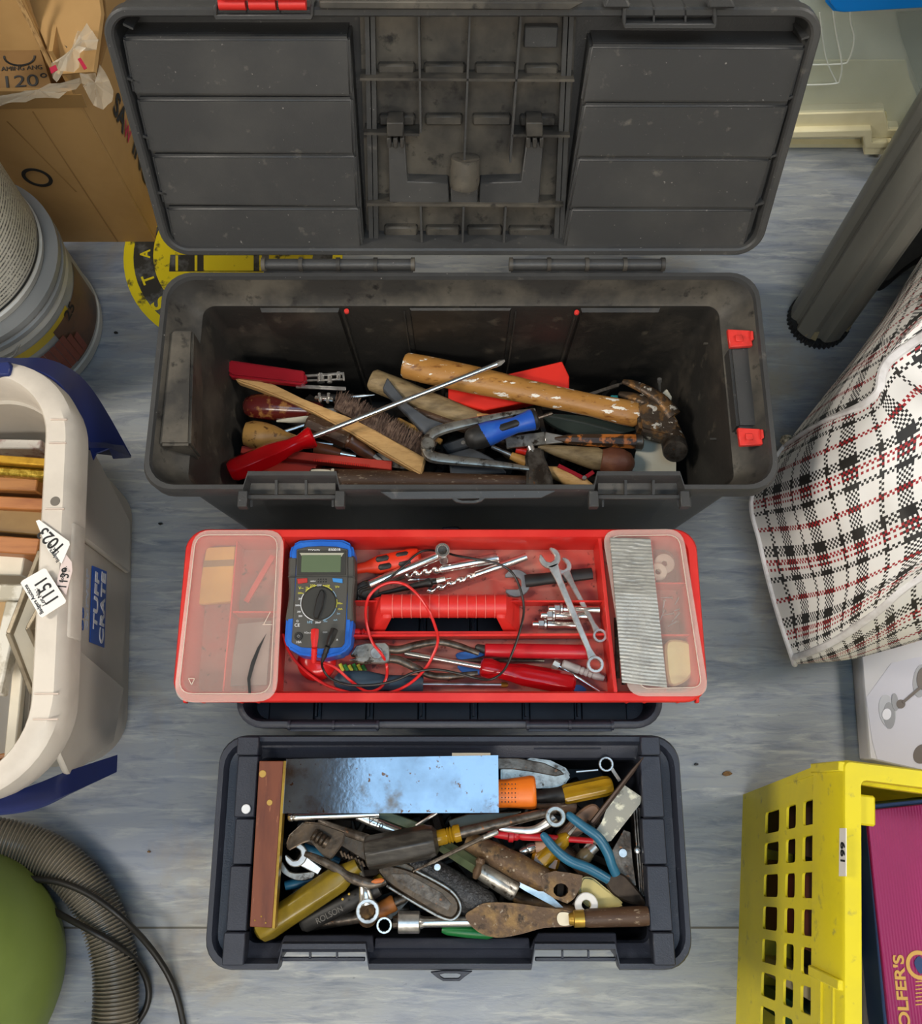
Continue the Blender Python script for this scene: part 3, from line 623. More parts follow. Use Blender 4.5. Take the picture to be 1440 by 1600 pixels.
shell('rim_ring', TUBG, lb, bkx, bky, [(.133, .166), (.138, .168), (.138, .176), (.134, .178), (.134, .185), (.139, .187), (.139, .197), (.12, .199)], 0, 360, 64)
YB = mat('yellow_label_band', '#c9ad2a', .45); SKY = mat('label_grey', '#a9a9a5', .45, n2='#8f918f', sc=14)
shell('label', SKY, lb, bkx, bky, [(.1285, .024), (.1318, .148)], -110, 60, 50)
shell('yellow_band', YB, lb, bkx, bky, [(.1316, .118), (.1322, .135)], -110, -14, 50)
shell('label_photo', mat('brown_wall_photo', '#6a4a34', .45, n2='#3f352d', sc=18), lb, bkx, bky, [(.1290, .03), (.1320, .125)], -32, 20, 30)
DK = mat('red_brown_decking', '#8c4a35', .45, n2='#7a3c2a', sc=20)
for i in range(7):
    a0 = -50+i*4.4; shell('decking_board', DK, lb, bkx, bky, [(.1300, .034+.0*i), (.1328, .105-(i>4)*.012*(i-4))], a0, a0+4.1, 4)
shell('label_panel', mat('white_label_panel', '#b8b6b0', .45), lb, bkx, bky, [(.1292, .026), (.1320, .112)], -100, -52, 20)
def cyl_text(s, cx, cy, r, a, z, size, m, parent, tilt=0, bold=.02):
    cu = bpy.data.curves.new('lettering', 'FONT'); cu.body = s; cu.offset = bold
    o = bpy.data.objects.new('lettering', cu); me = bpy.data.meshes.new_from_object(o); bpy.data.objects.remove(o)
    c_, s_ = math.cos(R_(tilt)), math.sin(R_(tilt))
    for v in me.vertices:
        x, y = v.co.x*size, v.co.y*size; x, y = x*c_-y*s_, x*s_+y*c_
        an = R_(a)+x/r; v.co = Vector((cx+r*math.cos(an), cy+r*math.sin(an), z+y))
    me.materials.clear(); me.materials.append(m); o = bpy.data.objects.new('lettering', me); COL.objects.link(o); o.parent = parent
cyl_text('25', bkx, bky, .1335, -20, .112, .026, INK, lb, 0)
cyl_text('Pro', bkx, bky, .1333, -80, .06, .02, INK, lb, 0)
pt('wire_handle', STEEL, lb, (tube, [(-20, 562, .17), (18, 558, .16), (34, 530, .155), (42, 512, .15), (36, 508, .15)], 2, 8, 4))
ub = T('paint_tub', 'upper white tub with rows of small print, stacked on the decking tub', 'tub')
shell('body', TUBW, ub, bkx-.003, bky, [(.116, .200), (.125, .202), (.128, .214), (.125, .216), (.136, .46), (.14, .462), (.14, .48)], 0, 360, 64)
shell('printed_label', textlines('printed_label'), ub, bkx-.003, bky, [(.1262, .226), (.1357, .44)], -75, 70, 40, True)
shell('black_line', RUBBER, ub, bkx-.003, bky, [(.1260, .2195), (.1264, .2245)], -110, 70, 40)
cyl_text('PROTECTOR & SEAL', bkx-.003, bky, .1362, -20, .40, .012, INK, ub)
# ================================================================ cardboard boxes top left
CARD = mat('brown_cardboard', '#a5814f', .75, n2='#967343', sc=6, bump=.1, bsc=80); CARDD = mat('darker_cardboard', '#8a683c', .8, n2='#79592f', sc=8); CORR = mat('corrugated_edge', '#b08c5a', .8, n2='#6d4f2a', sc=300, stretch=(1, 1, .1))
CR = mat('crimson_print', '#a8203c', .5)
cb = T('cardboard_box', 'tall open brown cardboard box with a printed ring, behind the paint tubs', 'box')
bx1, by0, by1, bh = -.495, .855, 1.16, .335
pt('front_wall', CARD, cb, (box, ((bx1-1.05)/2, by0+.0025, bh/2), (1.05+bx1, .005, bh)))
pt('side_wall', CARD, cb, (box, (bx1-.0025, (by0+by1)/2+.003, bh/2+.03), (.005, by1-by0-.006, bh+.06)))
pt('back_wall', CARDD, cb, (box, ((bx1-1.05)/2, by1, bh/2+.04), (1.05+bx1, .005, bh+.08)))
FP = Plane((0, by0, 0), (0, -1, 0)); SP = Plane((bx1, 0, 0), (1, 0, 0))
pt('fold_line', CARDD, cb, (slab, [FP.at(u, v, .0006) for u, v in ((50, 175), (52, 175), (185, 378), (183, 378))], .0008, FP.n), (slab, [FP.at(u, v, .0006) for u, v in ((10, 190), (12, 190), (120, 300), (118, 300))], .0008, FP.n))
pt('packing_tape_band', mat('brown_packing_tape', '#86683f', .35), cb, (slab, [FP.at(u, v, .001) for u, v in ((-60, 152), (128, 148), (136, 168), (-60, 172))], .001, FP.n))
ec = FP.at(58, 278, .001); ring_r = .021
pt('printed_ring', INK, cb, (ring, ec, ring_r, ring_r-.0055, .0008, FP.n, 40))
text('M', SP.at(172, 178, .001), SP.at(186, 214, .001), INK, cb, SP, .001, 1, bold=.03) if False else None
for tx, A, B, m_ in (('SA', (176, 172), (192, 210), INK), ('W', (192, 208), (202, 228), CR), ('ING', (206, 236), (228, 290), INK)):
    a, b = SP.at(*A, .001), SP.at(*B, .001)
    cu = bpy.data.curves.new('lettering', 'FONT'); cu.body = tx; cu.offset = .03
    o = bpy.data.objects.new('lettering', cu); me = bpy.data.meshes.new_from_object(o); bpy.data.objects.remove(o)
    x = (b-a).normalized(); yv = SP.n.cross(x)*-1 if False else SP.n.cross(x); xs = [v.co.x for v in me.vertices]; k = (b-a).length/(max(xs)-min(xs))
    for v in me.vertices: v.co = a+x*(v.co.x-min(xs))*k+yv*v.co.y*k*1.5+SP.n*.0008
    me.materials.append(m_); o = bpy.data.objects.new('lettering', me); COL.objects.link(o); o.parent = cb
# inner carton with print, flaps
ib = T('cardboard_box', 'inner brown carton printed 120° sitting inside the open cardboard box', 'box')
IP = Plane(P(40, 120, .29), Vector((0, -.45, 1)))
def iq(u, v, o=0): return IP.at(u, v, o)
pt('panel', CARDD, ib, (slab, [iq(u, v) for u, v in ((-70, 70), (60, 70), (86, 150), (-70, 150))], .006, IP.n))
pt('carton_body', CARDD, ib, (box, (-.78, 1.0, .13), (.44, .24, .255)))
text('120°', (10, 137), (75, 133), INK, ib, IP, .0008, .62)
text('AMING ANG', (2, 111), (66, 108), INK, ib, IP, .0008, .8)
text('RAVEL AN', (22, 149), (72, 146), INK, ib, IP, .0008, 1.1, bold=.01)
pt('arc_print', INK, ib, (lambda bm: [bar(bm, iq(30+24*math.cos(a), 88+14*math.sin(a), .001), iq(30+24*math.cos(a+.3), 88+14*math.sin(a+.3), .001), 3, .0006) for a in [k*.3-.1 for k in range(11)]] and None,))
def flap(lbl, q, m=CARD, th=.005):
    n = (V(q[1])-V(q[0])).cross(V(q[2])-V(q[0])).normalized(); n = n if n.z > 0 else -n
    t = T('cardboard_flap', lbl, 'cardboard'); pt('sheet', m, t, (slab, q, th, n)); return t, n
f1 = [(-80, -60, .46), (12, -60, .46), (72, 78, .36), (-80, 80, .36)]
q = [V(p) for p in f1]; n1 = (q[1]-q[0]).cross(q[2]-q[0]).normalized(); n1 = n1 if n1.z > 0 else -n1
pt('flap', CARD, cb, (slab, f1, .005, n1))
pt('flap_edge', CORR, cb, (bar, (14, -30, .455), (84, 112, .35), 7, .006))
f2 = [(34, -40, .40), (150, -40, .44), (158, 20, .42), (146, 112, .39), (90, 116, .36), (52, 20, .39)]
q = [V(p) for p in f2]; n2_ = (q[1]-q[0]).cross(q[3]-q[0]).normalized(); n2_ = n2_ if n2_.z > 0 else -n2_
pt('flap', CARD, cb, (slab, f2, .005, n2_))
def onq(u, v, o=.0012):
    pl = Plane(q[0], n2_); return pl.at(u, v, o)
for pts_, m_ in (([(60, 0), (78, 0), (84, 10), (66, 8)], CR), ([(65, 8), (69, 8), (88, 18), (86, 21), (68, 14)], INK), ([(83, 41), (100, 41), (100, 45), (83, 45)], INK), ([(97, 65), (101, 63), (107, 71), (104, 75)], INK), ([(30, 25), (33, 24), (40, 31), (37, 32)], INK)):
    pt('print_mark', m_, cb, (slab, [onq(*p) for p in pts_], .0008, n2_))
pt('flap', CARDD, cb, (slab, [(146, -40, .40), (160, -40, .40), (168, 60, .38), (150, 120, .37)], .004))
TAPEC = mat('crinkled_clear_tape', '#d0c4ae', .12, alpha=.42, bump=.6, bsc=90)
def crumple(bm, pts, seed, h=.008):
    random.seed(seed); c = [V(p)+Vector((0, 0, random.uniform(-h, h))) for p in catmull(pts, 3, True)]
    m = sum(c, Vector())/len(c)+Z*h; vs = [bm.verts.new(p) for p in c]; inn = [bm.verts.new(p.lerp(m, .5)+Z*random.uniform(-h, h)) for p in c]; cv = bm.verts.new(m)
    for i in range(len(c)):
        j = (i+1) % len(c); bm.faces.new((vs[i], vs[j], inn[j], inn[i])); bm.faces.new((inn[i], inn[j], cv))
tp = T('packing_tape', 'crinkled loose strips of clear packing tape on the open cardboard box', 'tape')
pt('loose_strip', TAPEC, tp, (crumple, [(78, 108, .39), (100, 95, .40), (118, 62, .41), (134, 40, .42), (146, 52, .42), (155, 66, .42), (128, 90, .41), (104, 112, .40), (86, 124, .39)], 1), ang=5)
pt('torn_piece', TAPEC, tp, (crumple, [(128, 122, .37), (150, 100, .38), (172, 128, .37), (176, 160, .35), (150, 166, .35), (138, 150, .36)], 2), ang=5)
pt('crumpled_edge', TAPEC, tp, (crumple, [(-10, 150, .35), (40, 148, .35), (90, 138, .35), (122, 126, .36), (128, 134, .35), (90, 150, .35), (40, 160, .345), (-10, 164, .345)], 3, .006), ang=5)
pt('red_print', CR, tp, (slab, [(77, 106, .405), (87, 101, .405), (90, 109, .405), (80, 115, .405)], .0006), (slab, [(121, 92, .415), (127, 92, .415), (136, 106, .415), (130, 108, .415)], .0006)) if False else None
pt('red_print', CR, tp, (slab, [(77, 106, .407), (87, 101, .407), (90, 109, .407), (80, 115, .407)], .0006))
pt('red_print', CR, tp, (slab, [(121, 92, .42), (126, 90, .42), (136, 106, .42), (131, 109, .42)], .0006))
# ================================================================ clear storage tub top right
TUBC = mat('greenish_clear_plastic', '#d3ddd2', .08, alpha=.3, bump=.1, bsc=30); CRM = mat('cream_plastic', '#f0e6bd', .4, n2='#e3d8ab', sc=12); LBL = mat('bright_blue_plastic', '#1478c8', .3)
sy = P(1240, 232, 0).y
TP = Plane((0, sy, 0), Vector((0, -1, .06)))
ct = T('storage_tub', 'clear plastic storage tub with stepped cream base and blue lid clip, top right', 'tub')
def tq(pts, off, th): return (slab, [TP.at(u, v, off) for u, v in pts], th, TP.n)
pt('front_panel', TUBC, ct, tq([(1130, -40), (1560, -40), (1560, 205), (1388, 205), (1384, 174), (1130, 182)], .012, .004))
pt('inner_shell', mat('pale_backing', '#dcdccb', .5, n2='#c9cbb6', sc=7), ct, tq([(1130, -40), (1560, -40), (1560, 230), (1130, 230)], -.01, .006))
pt('cream_inset', mat('cream_content', '#e9e1b6', .5, n2='#d9d2a6', sc=9), ct, tq([(1130, 95), (1415, 95), (1420, 120), (1432, 150), (1425, 205), (1130, 205)], -.005, .003))
pt('base_step', CRM, ct, tq([(1130, 181), (1382, 174), (1388, 203), (1405, 203), (1400, 216), (1130, 216)], .014, .02), bev=.002)
pt('base_step', CRM, ct, tq([(1130, 208), (1362, 203), (1362, 224), (1395, 224), (1392, 232), (1350, 232), (1348, 214), (1130, 218)], .024, .024), bev=.002)
pt('base_step', CRM, ct, tq([(1352, 222), (1387, 222), (1385, 242), (1349, 242)], .022, .03), bev=.001)
pt('moulded_edge', EDGEW, ct, (tube, [TP.at(1322, -20, .014)] and [(1312, 0, .30), (1326, 40, .25), (1334, 75, .2)], 1, 6, 3)) if False else None
def linep(pts, off, w, m, nm):
    pt(nm, m, ct, (lambda bm: sweep(bm, [TP.at(*p, off) for p in catmull(pts, 5)], [w]*(len(catmull(pts, 5))), 6),))
GE = mat('clear_plastic_edge', '#eef0e6', .15, trans=.3)
linep([(1325, -30), (1328, 30), (1334, 60), (1326, 92), (1310, 100), (1230, 101)], .016, .0012, GE, 'moulded_edge')
linep([(1296, -30), (1304, 40), (1314, 95), (1312, 122), (1300, 131), (1225, 133)], .016, .0012, GE, 'moulded_edge')
linep([(1280, 20), (1290, 90), (1306, 128)], .016, .0010, GE, 'moulded_edge')
pt('side_ghost', mat('dark_green_grey', '#6d7568', .4), ct, tq([(1400, 20), (1560, 10), (1560, 180), (1440, 150), (1422, 100), (1408, 60)], -.003, .002))
xL, xR = TP.at(1130, 200, 0).x, TP.at(1560, 200, 0).x
for x_ in (xL, xR): pt('side_panel', TUBC, ct, (box, (x_, sy+.17, .15), (.004, .34, .28)), bev=0)
pt('rear_panel', TUBC, ct, (box, ((xL+xR)/2, sy+.34, .15), (xR-xL, .004, .28))); pt('tub_floor', CRM, ct, (box, ((xL+xR)/2, sy+.17, .006), (xR-xL, .34, .008)))
pt('blue_lid', LBL, ct, tq([(1287, -60), (1560, -60), (1560, 18), (1440, 17), (1320, 24), (1302, 22), (1290, 8)], .05, .04), bev=.006, seg=3)
# ================================================================ grey fluted tube, smaller grey tube, black base
GT = mat('grey_tube_plastic', '#6a6860', .36, n2='#78766c', sc=6, stretch=(1, 1, .2), spots=[('#8d8a80', 80, .7, .74)]); BEI = mat('beige_insert', '#8f8465', .5)
A = P(1281, 497, .012); B = P(1281, 497, .012)+Vector((.012, .085, .95)).normalized()*.95
# aim: axis passes (1440, 250)
gt = T('fluted_tube', 'grey fluted plastic tube with a toothed round foot, standing at the right', 'tube')
ax = (B-A).normalized(); sx = ax.cross(Vector((0, 1, 0))).normalized(); sy2 = sx.cross(ax)
def tube_prof(f, rmul=1):
    c = A.lerp(B, f); out = []
    for i in range(72):
        a = 2*math.pi*i/72; g = math.degrees(a) % 360
        r = .0460
        for c0 in (225, 285, 345, 45, 105, 165):
            dd = abs((g-c0+180) % 360-180)
            if dd < 6: r = .0395
            elif dd < 11: r = .0435
        out.append(c+sx*(r*rmul*math.cos(a))+sy2*(r*rmul*math.sin(a)))
    return out
pt('pole', GT, gt, (loft, [tube_prof(.002), tube_prof(1)]), ang=25)
def gear(bm):
    L0, L1 = [], []
    for i in range(160):
        a = 2*math.pi*i/160; r = .0485 if (i//2) % 2 else .0455
        p = Vector((A.x+r*math.cos(a), A.y+r*math.sin(a), 0)); L0.append(p+Z*.0005); L1.append(p+Z*.014)
    loft(bm, [L0, L1])
pt('toothed_foot', RUBBER, gt, (gear,))
for a in (205, 300, 60): 
    d = sx*math.cos(R_(a))+sy2*math.sin(R_(a)); c = A+d*.0455; t_ = ax.cross(d)
    pt('insert', BEI, gt, (slab, [c-t_*.009+ax*.003, c+t_*.009+ax*.003, c+t_*.007+ax*.022, c-t_*.005+ax*.02], .003, d))
g2 = T('grey_tube', 'thinner worn grey tube leaning behind the fluted tube', 'tube')
A2, B2 = P(1398, 252, .03), P(1398, 252, .03)+Vector((.10, .05, .6))
pt('pole', mat('worn_grey_tube', '#8a8675', .3, n2='#6d6a5c', sc=10), g2, (sweep, [A2, A2.lerp(B2, .06), A2.lerp(B2, .065), A2.lerp(B2, .14), A2.lerp(B2, .145), B2], [.024, .024, .027, .027, .025, .027], 28))
pt('end_cap', RUBBER, g2, (sweep, [A2-(B2-A2)*.03, A2], [.022, .024], 24))
st2 = T('black_stand_base', 'black plastic stand base behind the fluted tube', 'stand')
pt('base', RUBBER, st2, (blob, [(1372, 425, .03), (1378, 438, .03), (1392, 438, .03), (1440, 400, .06), (1520, 370, .06), (1540, 300, .06), (1440, 340, .06), (1400, 385, .04)], .028), bev=.003)
# ================================================================ tartan laundry bag
def plaid():
    m = mat('woven_tartan', '#e5e0da', .55); nt = m.node_tree; N = nt.nodes; L = nt.links; tc = N['Texture Coordinate']
    sep = N.new('ShaderNodeSeparateXYZ'); L.new(tc.outputs['UV'], sep.inputs[0])
    def M(op, a, b=None):
        n = N.new('ShaderNodeMath'); n.operation = op
        for i, x in enumerate((a, b)):
            if x is None: continue
            if isinstance(x, (int, float)): n.inputs[i].default_value = x
            else: L.new(x, n.inputs[i])
        return n.outputs[0]
    K = 325.0   # weave cells per metre
    cu_ = M('FLOOR', M('MULTIPLY', sep.outputs[0], K)); cv_ = M('FLOOR', M('MULTIPLY', sep.outputs[1], K))
    chk = M('MODULO', M('ADD', M('ADD', cu_, cv_), 2000), 2)
    def ramp(src, per, stops):
        f = M('FRACT', M('DIVIDE', src, per)); r = N.new('ShaderNodeValToRGB'); r.color_ramp.interpolation = 'CONSTANT'; L.new(f, r.inputs[0])
        e = r.color_ramp.elements; e[0].position = 0; e[0].color = lin(stops[0][1]); e[1].position = stops[1][0]; e[1].color = lin(stops[1][1])
        for p, c in stops[2:]: x = e.new(p); x.color = lin(c)
        return r.outputs[0]
    Wh, Bk, Rd = '#e8e4de', '#26231f', '#9e1f22'
    wp = ramp(cu_, 22, [(0, Wh), (.25, Bk), (.34, Wh), (.58, Bk), (.9, Wh)])
    wf = ramp(cv_, 27, [(0, Bk), (.11, Wh), (.15, Rd), (.22, Wh), (.26, Rd), (.33, Wh), (.37, Bk), (.48, Wh), (.70, Rd), (.76, Wh)])
    x = N.new('ShaderNodeMix'); x.data_type = 'RGBA'; L.new(chk, x.inputs[0]); L.new(wp, x.inputs[6]); L.new(wf, x.inputs[7])
    L.new(x.outputs[2], N['Principled BSDF'].inputs['Base Color'])
    bp = N.new('ShaderNodeBump'); bp.inputs['Strength'].default_value = .2; bp.inputs['Distance'].default_value = .001; L.new(chk, bp.inputs['Height']); L.new(bp.outputs[0], N['Principled BSDF'].inputs['Normal'])
    return m
bag = T('laundry_bag', 'big tartan woven laundry bag in white, black and red, slumped at the right', 'bag')
ROWS = [[(1425, 430, .02), (1440, 400, .10), (1480, 360, .2), (1560, 300, .28), (1640, 240, .3)],
 [(1352, 535, .06), (1385, 500, .2), (1430, 455, .29), (1520, 400, .33), (1640, 330, .34)],
 [(1308, 592, .08), (1345, 560, .24), (1398, 520, .33), (1490, 460, .37), (1640, 400, .37)],
 [(1226, 697, .10), (1290, 655, .25), (1368, 618, .345), (1410, 545, .36), (1640, 430, .38)],
 [(1176, 775, .10), (1260, 752, .25), (1372, 705, .33), (1480, 640, .36), (1640, 560, .38)],
 [(1188, 850, .09), (1280, 845, .24), (1385, 800, .335), (1490, 750, .37), (1640, 680, .38)],
 [(1210, 940, .09), (1296, 925, .22), (1390, 885, .315), (1500, 830, .36), (1640, 760, .37)],
 [(1238, 1028, .07), (1302, 1003, .17), (1370, 955, .26), (1440, 900, .31), (1640, 800, .34)],
 [(1242, 1036, .05), (1310, 1034, .09), (1378, 1018, .13), (1450, 996, .17), (1640, 940, .2)],
 [(1250, 1030, .012), (1320, 1010, .02), (1390, 990, .045), (1470, 960, .045), (1640, 900, .045)]]
ROWS = [r+[(1720, r[-1][1]-30, max(.02, r[-1][2]*.75)), (1790, r[-1][1]-50, .015)] for r in ROWS]
def baggrid(rows, su=8, sv=6):
    g = [[V(p) for p in catmull(r, su)] for r in rows]
    cols = list(zip(*g)); cols = [catmull([tuple(p) for p in c], sv) for c in cols]
    return [[Vector(cols[j][i]) for j in range(len(cols))] for i in range(len(cols[0]))]
G = baggrid(ROWS)
bm = bmesh.new(); lay = bm.loops.layers.uv.new('UVMap'); nr, nc = len(G), len(G[0]); random.seed(2)
from mathutils import noise as mn
for i in range(nr):
    for j in range(nc):
        p = G[i][j]; e = min(1, j/3, (nr-1-i)/4)
        a = mn.noise(Vector((p.x*16+p.y*5, p.y*10-p.x*9, 0)))*.027+mn.noise(Vector((p.x*30, p.y*10+p.x*20, 3)))*.010
        G[i][j] = p+Vector((0, 0, a*e))
vs = [[bm.verts.new(p) for p in r] for r in G]
U = [[0]*nc for _ in range(nr)]; Vv = [[0]*nc for _ in range(nr)]
mid = 4*8
for i in range(nr):
    for j in range(1, nc): U[i][j] = U[i][j-1]+(G[4][j]-G[4][j-1]).length
for j in range(nc):
    for i in range(1, nr): Vv[i][j] = Vv[i-1][j]+(G[i][12]-G[i-1][12]).length
for i in range(nr-1):
    for j in range(nc-1):
        f = bm.faces.new((vs[i][j], vs[i+1][j], vs[i+1][j+1], vs[i][j+1]))
        for l, (a, b) in zip(f.loops, ((i, j), (i+1, j), (i+1, j+1), (i, j+1))): l[lay].uv = (U[a][b], Vv[a][b])
mk('fabric', bm, plaid(), bag, ang=80)
PIP = mat('white_piping', '#dcd8d6', .5, n2='#b9b2ae', sc=30)
def gl(i, j0=0, j1=None, o=.002): return [G[i][j]+Z*o for j in range(j0, j1 or nc)]
pt('piping', PIP, bag, (lambda bm: sweep(bm, gl(18), [.0055]*nc, 8, .6),))
pt('piping', PIP, bag, (lambda bm: sweep(bm, gl(42), [.005]*nc, 8, .6),))
pt('piping', PIP, bag, (lambda bm: sweep(bm, [G[i][0] for i in range(18, 46)], [.004]*28, 8, 1),))
pt('zip_pull', mat('beaded_fringe', '#b9ad95', .6, n2='#6d6450', sc=300, lo=.45, hi=.55), bag, (rod, (1222, 690, .10), (1232, 686, .12), [(0, 4), (.5, 9), (1, 7)], 8))
# ================================================================ white lamp carton
wb = T('lamp_carton', 'white cardboard carton printed with a photo of a glass-shaded light fitting', 'carton')
zc = .035
WB = mat('white_carton', '#d6d2d4', .45, n2='#cbc7c9', sc=5)
pt('body', WB, wb, (slab, [(1344, 1010, zc), (1560, 905, zc), (1560, 1230, zc), (1358, 1186, zc)], zc-.002), bev=.002)
def wl2(pts, dz, m, nm, f=blob): return pt(nm, m, wb, (f, [(u, v, zc+dz) for u, v in pts], .0004))
wl2([(1353, 1090), (1392, 1036), (1428, 1028), (1560, 1010), (1560, 1230), (1370, 1186), (1362, 1156)], .0006, mat('pale_lilac_print', '#cfccd6', .4), 'printed_background', slab)
BRN = mat('bronze_print', '#5e5147', .4); GPR = mat('grey_glass_print', '#8d8d92', .3); LPR = mat('white_lamp_print', '#eceaf0', .3)
def ell(u, v, a, b, t, dz, m, nm): return pt(nm, m, wb, (slab, [(u+a*math.cos(k/24*6.283)*math.cos(t)-b*math.sin(k/24*6.283)*math.sin(t), v+a*math.cos(k/24*6.283)*math.sin(t)+b*math.sin(k/24*6.283)*math.cos(t), zc+dz) for k in range(24)], .0004))
ell(1386, 1111, 13, 26, -.15, .0012, mat('pale_glass_print', '#b9b9bf', .3), 'printed_shade')
ell(1389, 1118, 9, 21, -.05, .0016, GPR, 'printed_shade'); ell(1385, 1116, 7, 9, .2, .002, LPR, 'printed_bulb')
ell(1398, 1097, 5, 14, -.1, .002, GPR, 'printed_shade'); ell(1407, 1100, 7, 7, 0, .0022, BRN, 'printed_socket')
pt('printed_arm', BRN, wb, (bar, (1410, 1098, zc+.0026), (1438, 1074, zc+.0026), 4, .0004))
ell(1438, 1064, 12, 26, .1, .0012, GPR, 'printed_shade'); ell(1442, 1060, 10, 18, .1, .0018, BRN, 'printed_shade'); ell(1440, 1178, 13, 16, .5, .0012, BRN, 'printed_shade')
# ================================================================ yellow crate
YC = mat('yellow_crate_plastic', '#dccb1e', .42, n2='#cfc02a', sc=12, spots=[('#a89c46', 55, .62, .74)])
yc = T('plastic_crate', 'yellow perforated plastic crate holding a magenta box, bottom right', 'crate')
O = P(1320, 1190, .32); ay = R_(7); ea = Vector((-math.sin(ay), -math.cos(ay), 0)); eb = Vector((math.cos(ay), -math.sin(ay), 0))
def Y(a, b, z): return Vector((O.x, O.y, 0))+ea*a+eb*b+Z*z
LA, LB = .42, .33
def perf(bm, f, u0, u1, z0, z1, cols, rows, r=.004, th=.003, nrm=None):
    """wall with rounded openings; f(u,z) -> world; cols, rows are the openings' (lo, hi)"""
    ue = [u0]+[(cols[i][1]+cols[i+1][0])/2 for i in range(len(cols)-1)]+[u1]
    ze = [z0]+[(rows[i][1]+rows[i+1][0])/2 for i in range(len(rows)-1)]+[z1]
    for i, (ca, cb_) in enumerate(cols):
        for j, (ra, rb) in enumerate(rows):
            inn = rr((ca+cb_)/2, (ra+rb)/2, cb_-ca, rb-ra, r, 0, 3); cx_, cy_ = (ue[i]+ue[i+1])/2, (ze[j]+ze[j+1])/2
            out = []
            k = 4
            for q_, (sx_, sy_) in enumerate(((1, 1), (-1, 1), (-1, -1), (1, -1))):
                x_, y_ = (ue[i+1] if sx_ > 0 else ue[i]), (ze[j+1] if sy_ > 0 else ze[j])
                for m_ in range(k):
                    p = inn[q_*k+m_]
                    out.append(Vector((x_, y_, 0)) if m_ in (1, 2) else (Vector((x_, p.y, 0)) if (m_ == 0) == (q_ % 2 == 0) else Vector((p.x, y_, 0))))
            L = [[f(p.x, p.y, 0) for p in out], [f(p.x, p.y, 0) for p in inn], [f(p.x, p.y, th) for p in inn], [f(p.x, p.y, th) for p in out]]
            loft(bm, L, (False, False))
cols = [(.035+.0385*i, .062+.0385*i) for i in range(9)]
pt('side_wall', YC, yc, (perf, lambda u, z, t: Y(u+.034*(1-z/.24)*(1-u/LA), .003-.013*(1-z/.24)+t, z), 0.0, LA, 0, .24, cols, [(.083, .128), (.150, .178), (.198, .232)]))
pt('side_wall', YC, yc, (perf, lambda u, z, t: Y(u, LB-t, z), 0.0, LA, 0, .24, cols, [(.083, .128), (.150, .178), (.198, .232)]))
bcols = [(.035+.0385*i, .062+.0385*i) for i in range(7)]
for a, b_ in ((.0, .034), (LA, LA)): pt('end_wall', YC, yc, (loft, [[Y(b_+.002, -.008, .002), Y(b_+.002, LB, .002), Y(a+.002, LB, .28), Y(a+.002, .003, .28)], [Y(b_+.005, -.008, .002), Y(b_+.005, LB, .002), Y(a+.005, LB, .28), Y(a+.005, .003, .28)]]))
pt('base', YC, yc, (slab, [Y(.036, .0, .004), Y(LA, .004, .004), Y(LA, LB, .004), Y(.036, LB, .004)], .003))
def loopY(o0, z, r=.006): return [Y(LA/2, LB/2, 0)+ea*p.y+eb*p.x+Z*z for p in rr(0, 0, LB+2*o0, LA+2*o0, r, 0, 4)]
pt('upper_band', YC, yc, (loft, [loopY(-.004, .236), loopY(0.002, .236), loopY(0.002, .316), loopY(0, .32), loopY(-.016, .32), loopY(-.017, .316), loopY(-.017, .29), loopY(-.010, .286), loopY(-.010, .236), loopY(-.004, .236)], (False, False)))
pt('band_rib', YC, yc, (slab, [Y(.205, -.006, .318), Y(.215, -.006, .318), Y(.215, .004, .318), Y(.205, .004, .318)], .08), bev=.001)
pt('band_rib', YC, yc, (slab, [Y(0, -.006, .318), Y(.01, -.006, .318), Y(.01, .004, .318), Y(0, .004, .318)], .08), bev=.001)
pt('handle_bar', YC, yc, (loft, [[Y(.215, -.004, z) for z in (.262, .268)]+[Y(.215, .002, z) for z in (.268, .262)], [Y(.42, -.004, z) for z in (.262, .268)]+[Y(.42, .002, z) for z in (.268, .262)]]), (loft, [[Y(.215, -.004, z) for z in (.296, .300)]+[Y(.215, .002, z) for z in (.300, .296)], [Y(.42, -.004, z) for z in (.296, .300)]+[Y(.42, .002, z) for z in (.300, .296)]]))
pt('corner_lug', YC, yc, (slab, [Y(.03, .014, .313), Y(.06, .014, .313), Y(.06, .034, .313), Y(.03, .034, .313)], .01), bev=.002)
pt('front_lip', YC, yc, (slab, [Y(.012, .02, .305), Y(.02, .02, .305), Y(.024, LB, .305), Y(.014, LB, .305)], .02), bev=.001)
YP = Plane(Y(0, .0, 0), -eb)
ls2 = tag(pt('lot_sticker', PAPER, None, (slab, [YP.at(u, v, .0035) for u, v in ((1311, 1294), (1321, 1294), (1321, 1369), (1310, 1369))], .0008, YP.n)), 'small white lot sticker reading 199 on the yellow crate', 'sticker')
text('199', YP.at(1314, 1347, .0045), YP.at(1316, 1316, .0045), INK, ls2, YP, 0, 1, bold=.01) if False else None
def text_on(s, a, b, m, parent, n, hs=1, bold=.02):
    cu = bpy.data.curves.new('lettering', 'FONT'); cu.body = s; cu.offset = bold; cu.extrude = .0002
    o = bpy.data.objects.new('lettering', cu); me = bpy.data.meshes.new_from_object(o); bpy.data.objects.remove(o)
    x = (b-a).normalized(); y = n.cross(x); xs = [v.co.x for v in me.vertices]; k = (b-a).length/(max(xs)-min(xs))
    for v in me.vertices: v.co = a+x*(v.co.x-min(xs))*k+y*v.co.y*k*hs+n*v.co.z
    me.materials.clear(); me.materials.append(m); o = bpy.data.objects.new('lettering', me); COL.objects.link(o); o.parent = parent
text_on('199', YP.at(1319, 1347, .0042), YP.at(1319, 1316, .0042), INK, ls2, YP.n, 1.0)
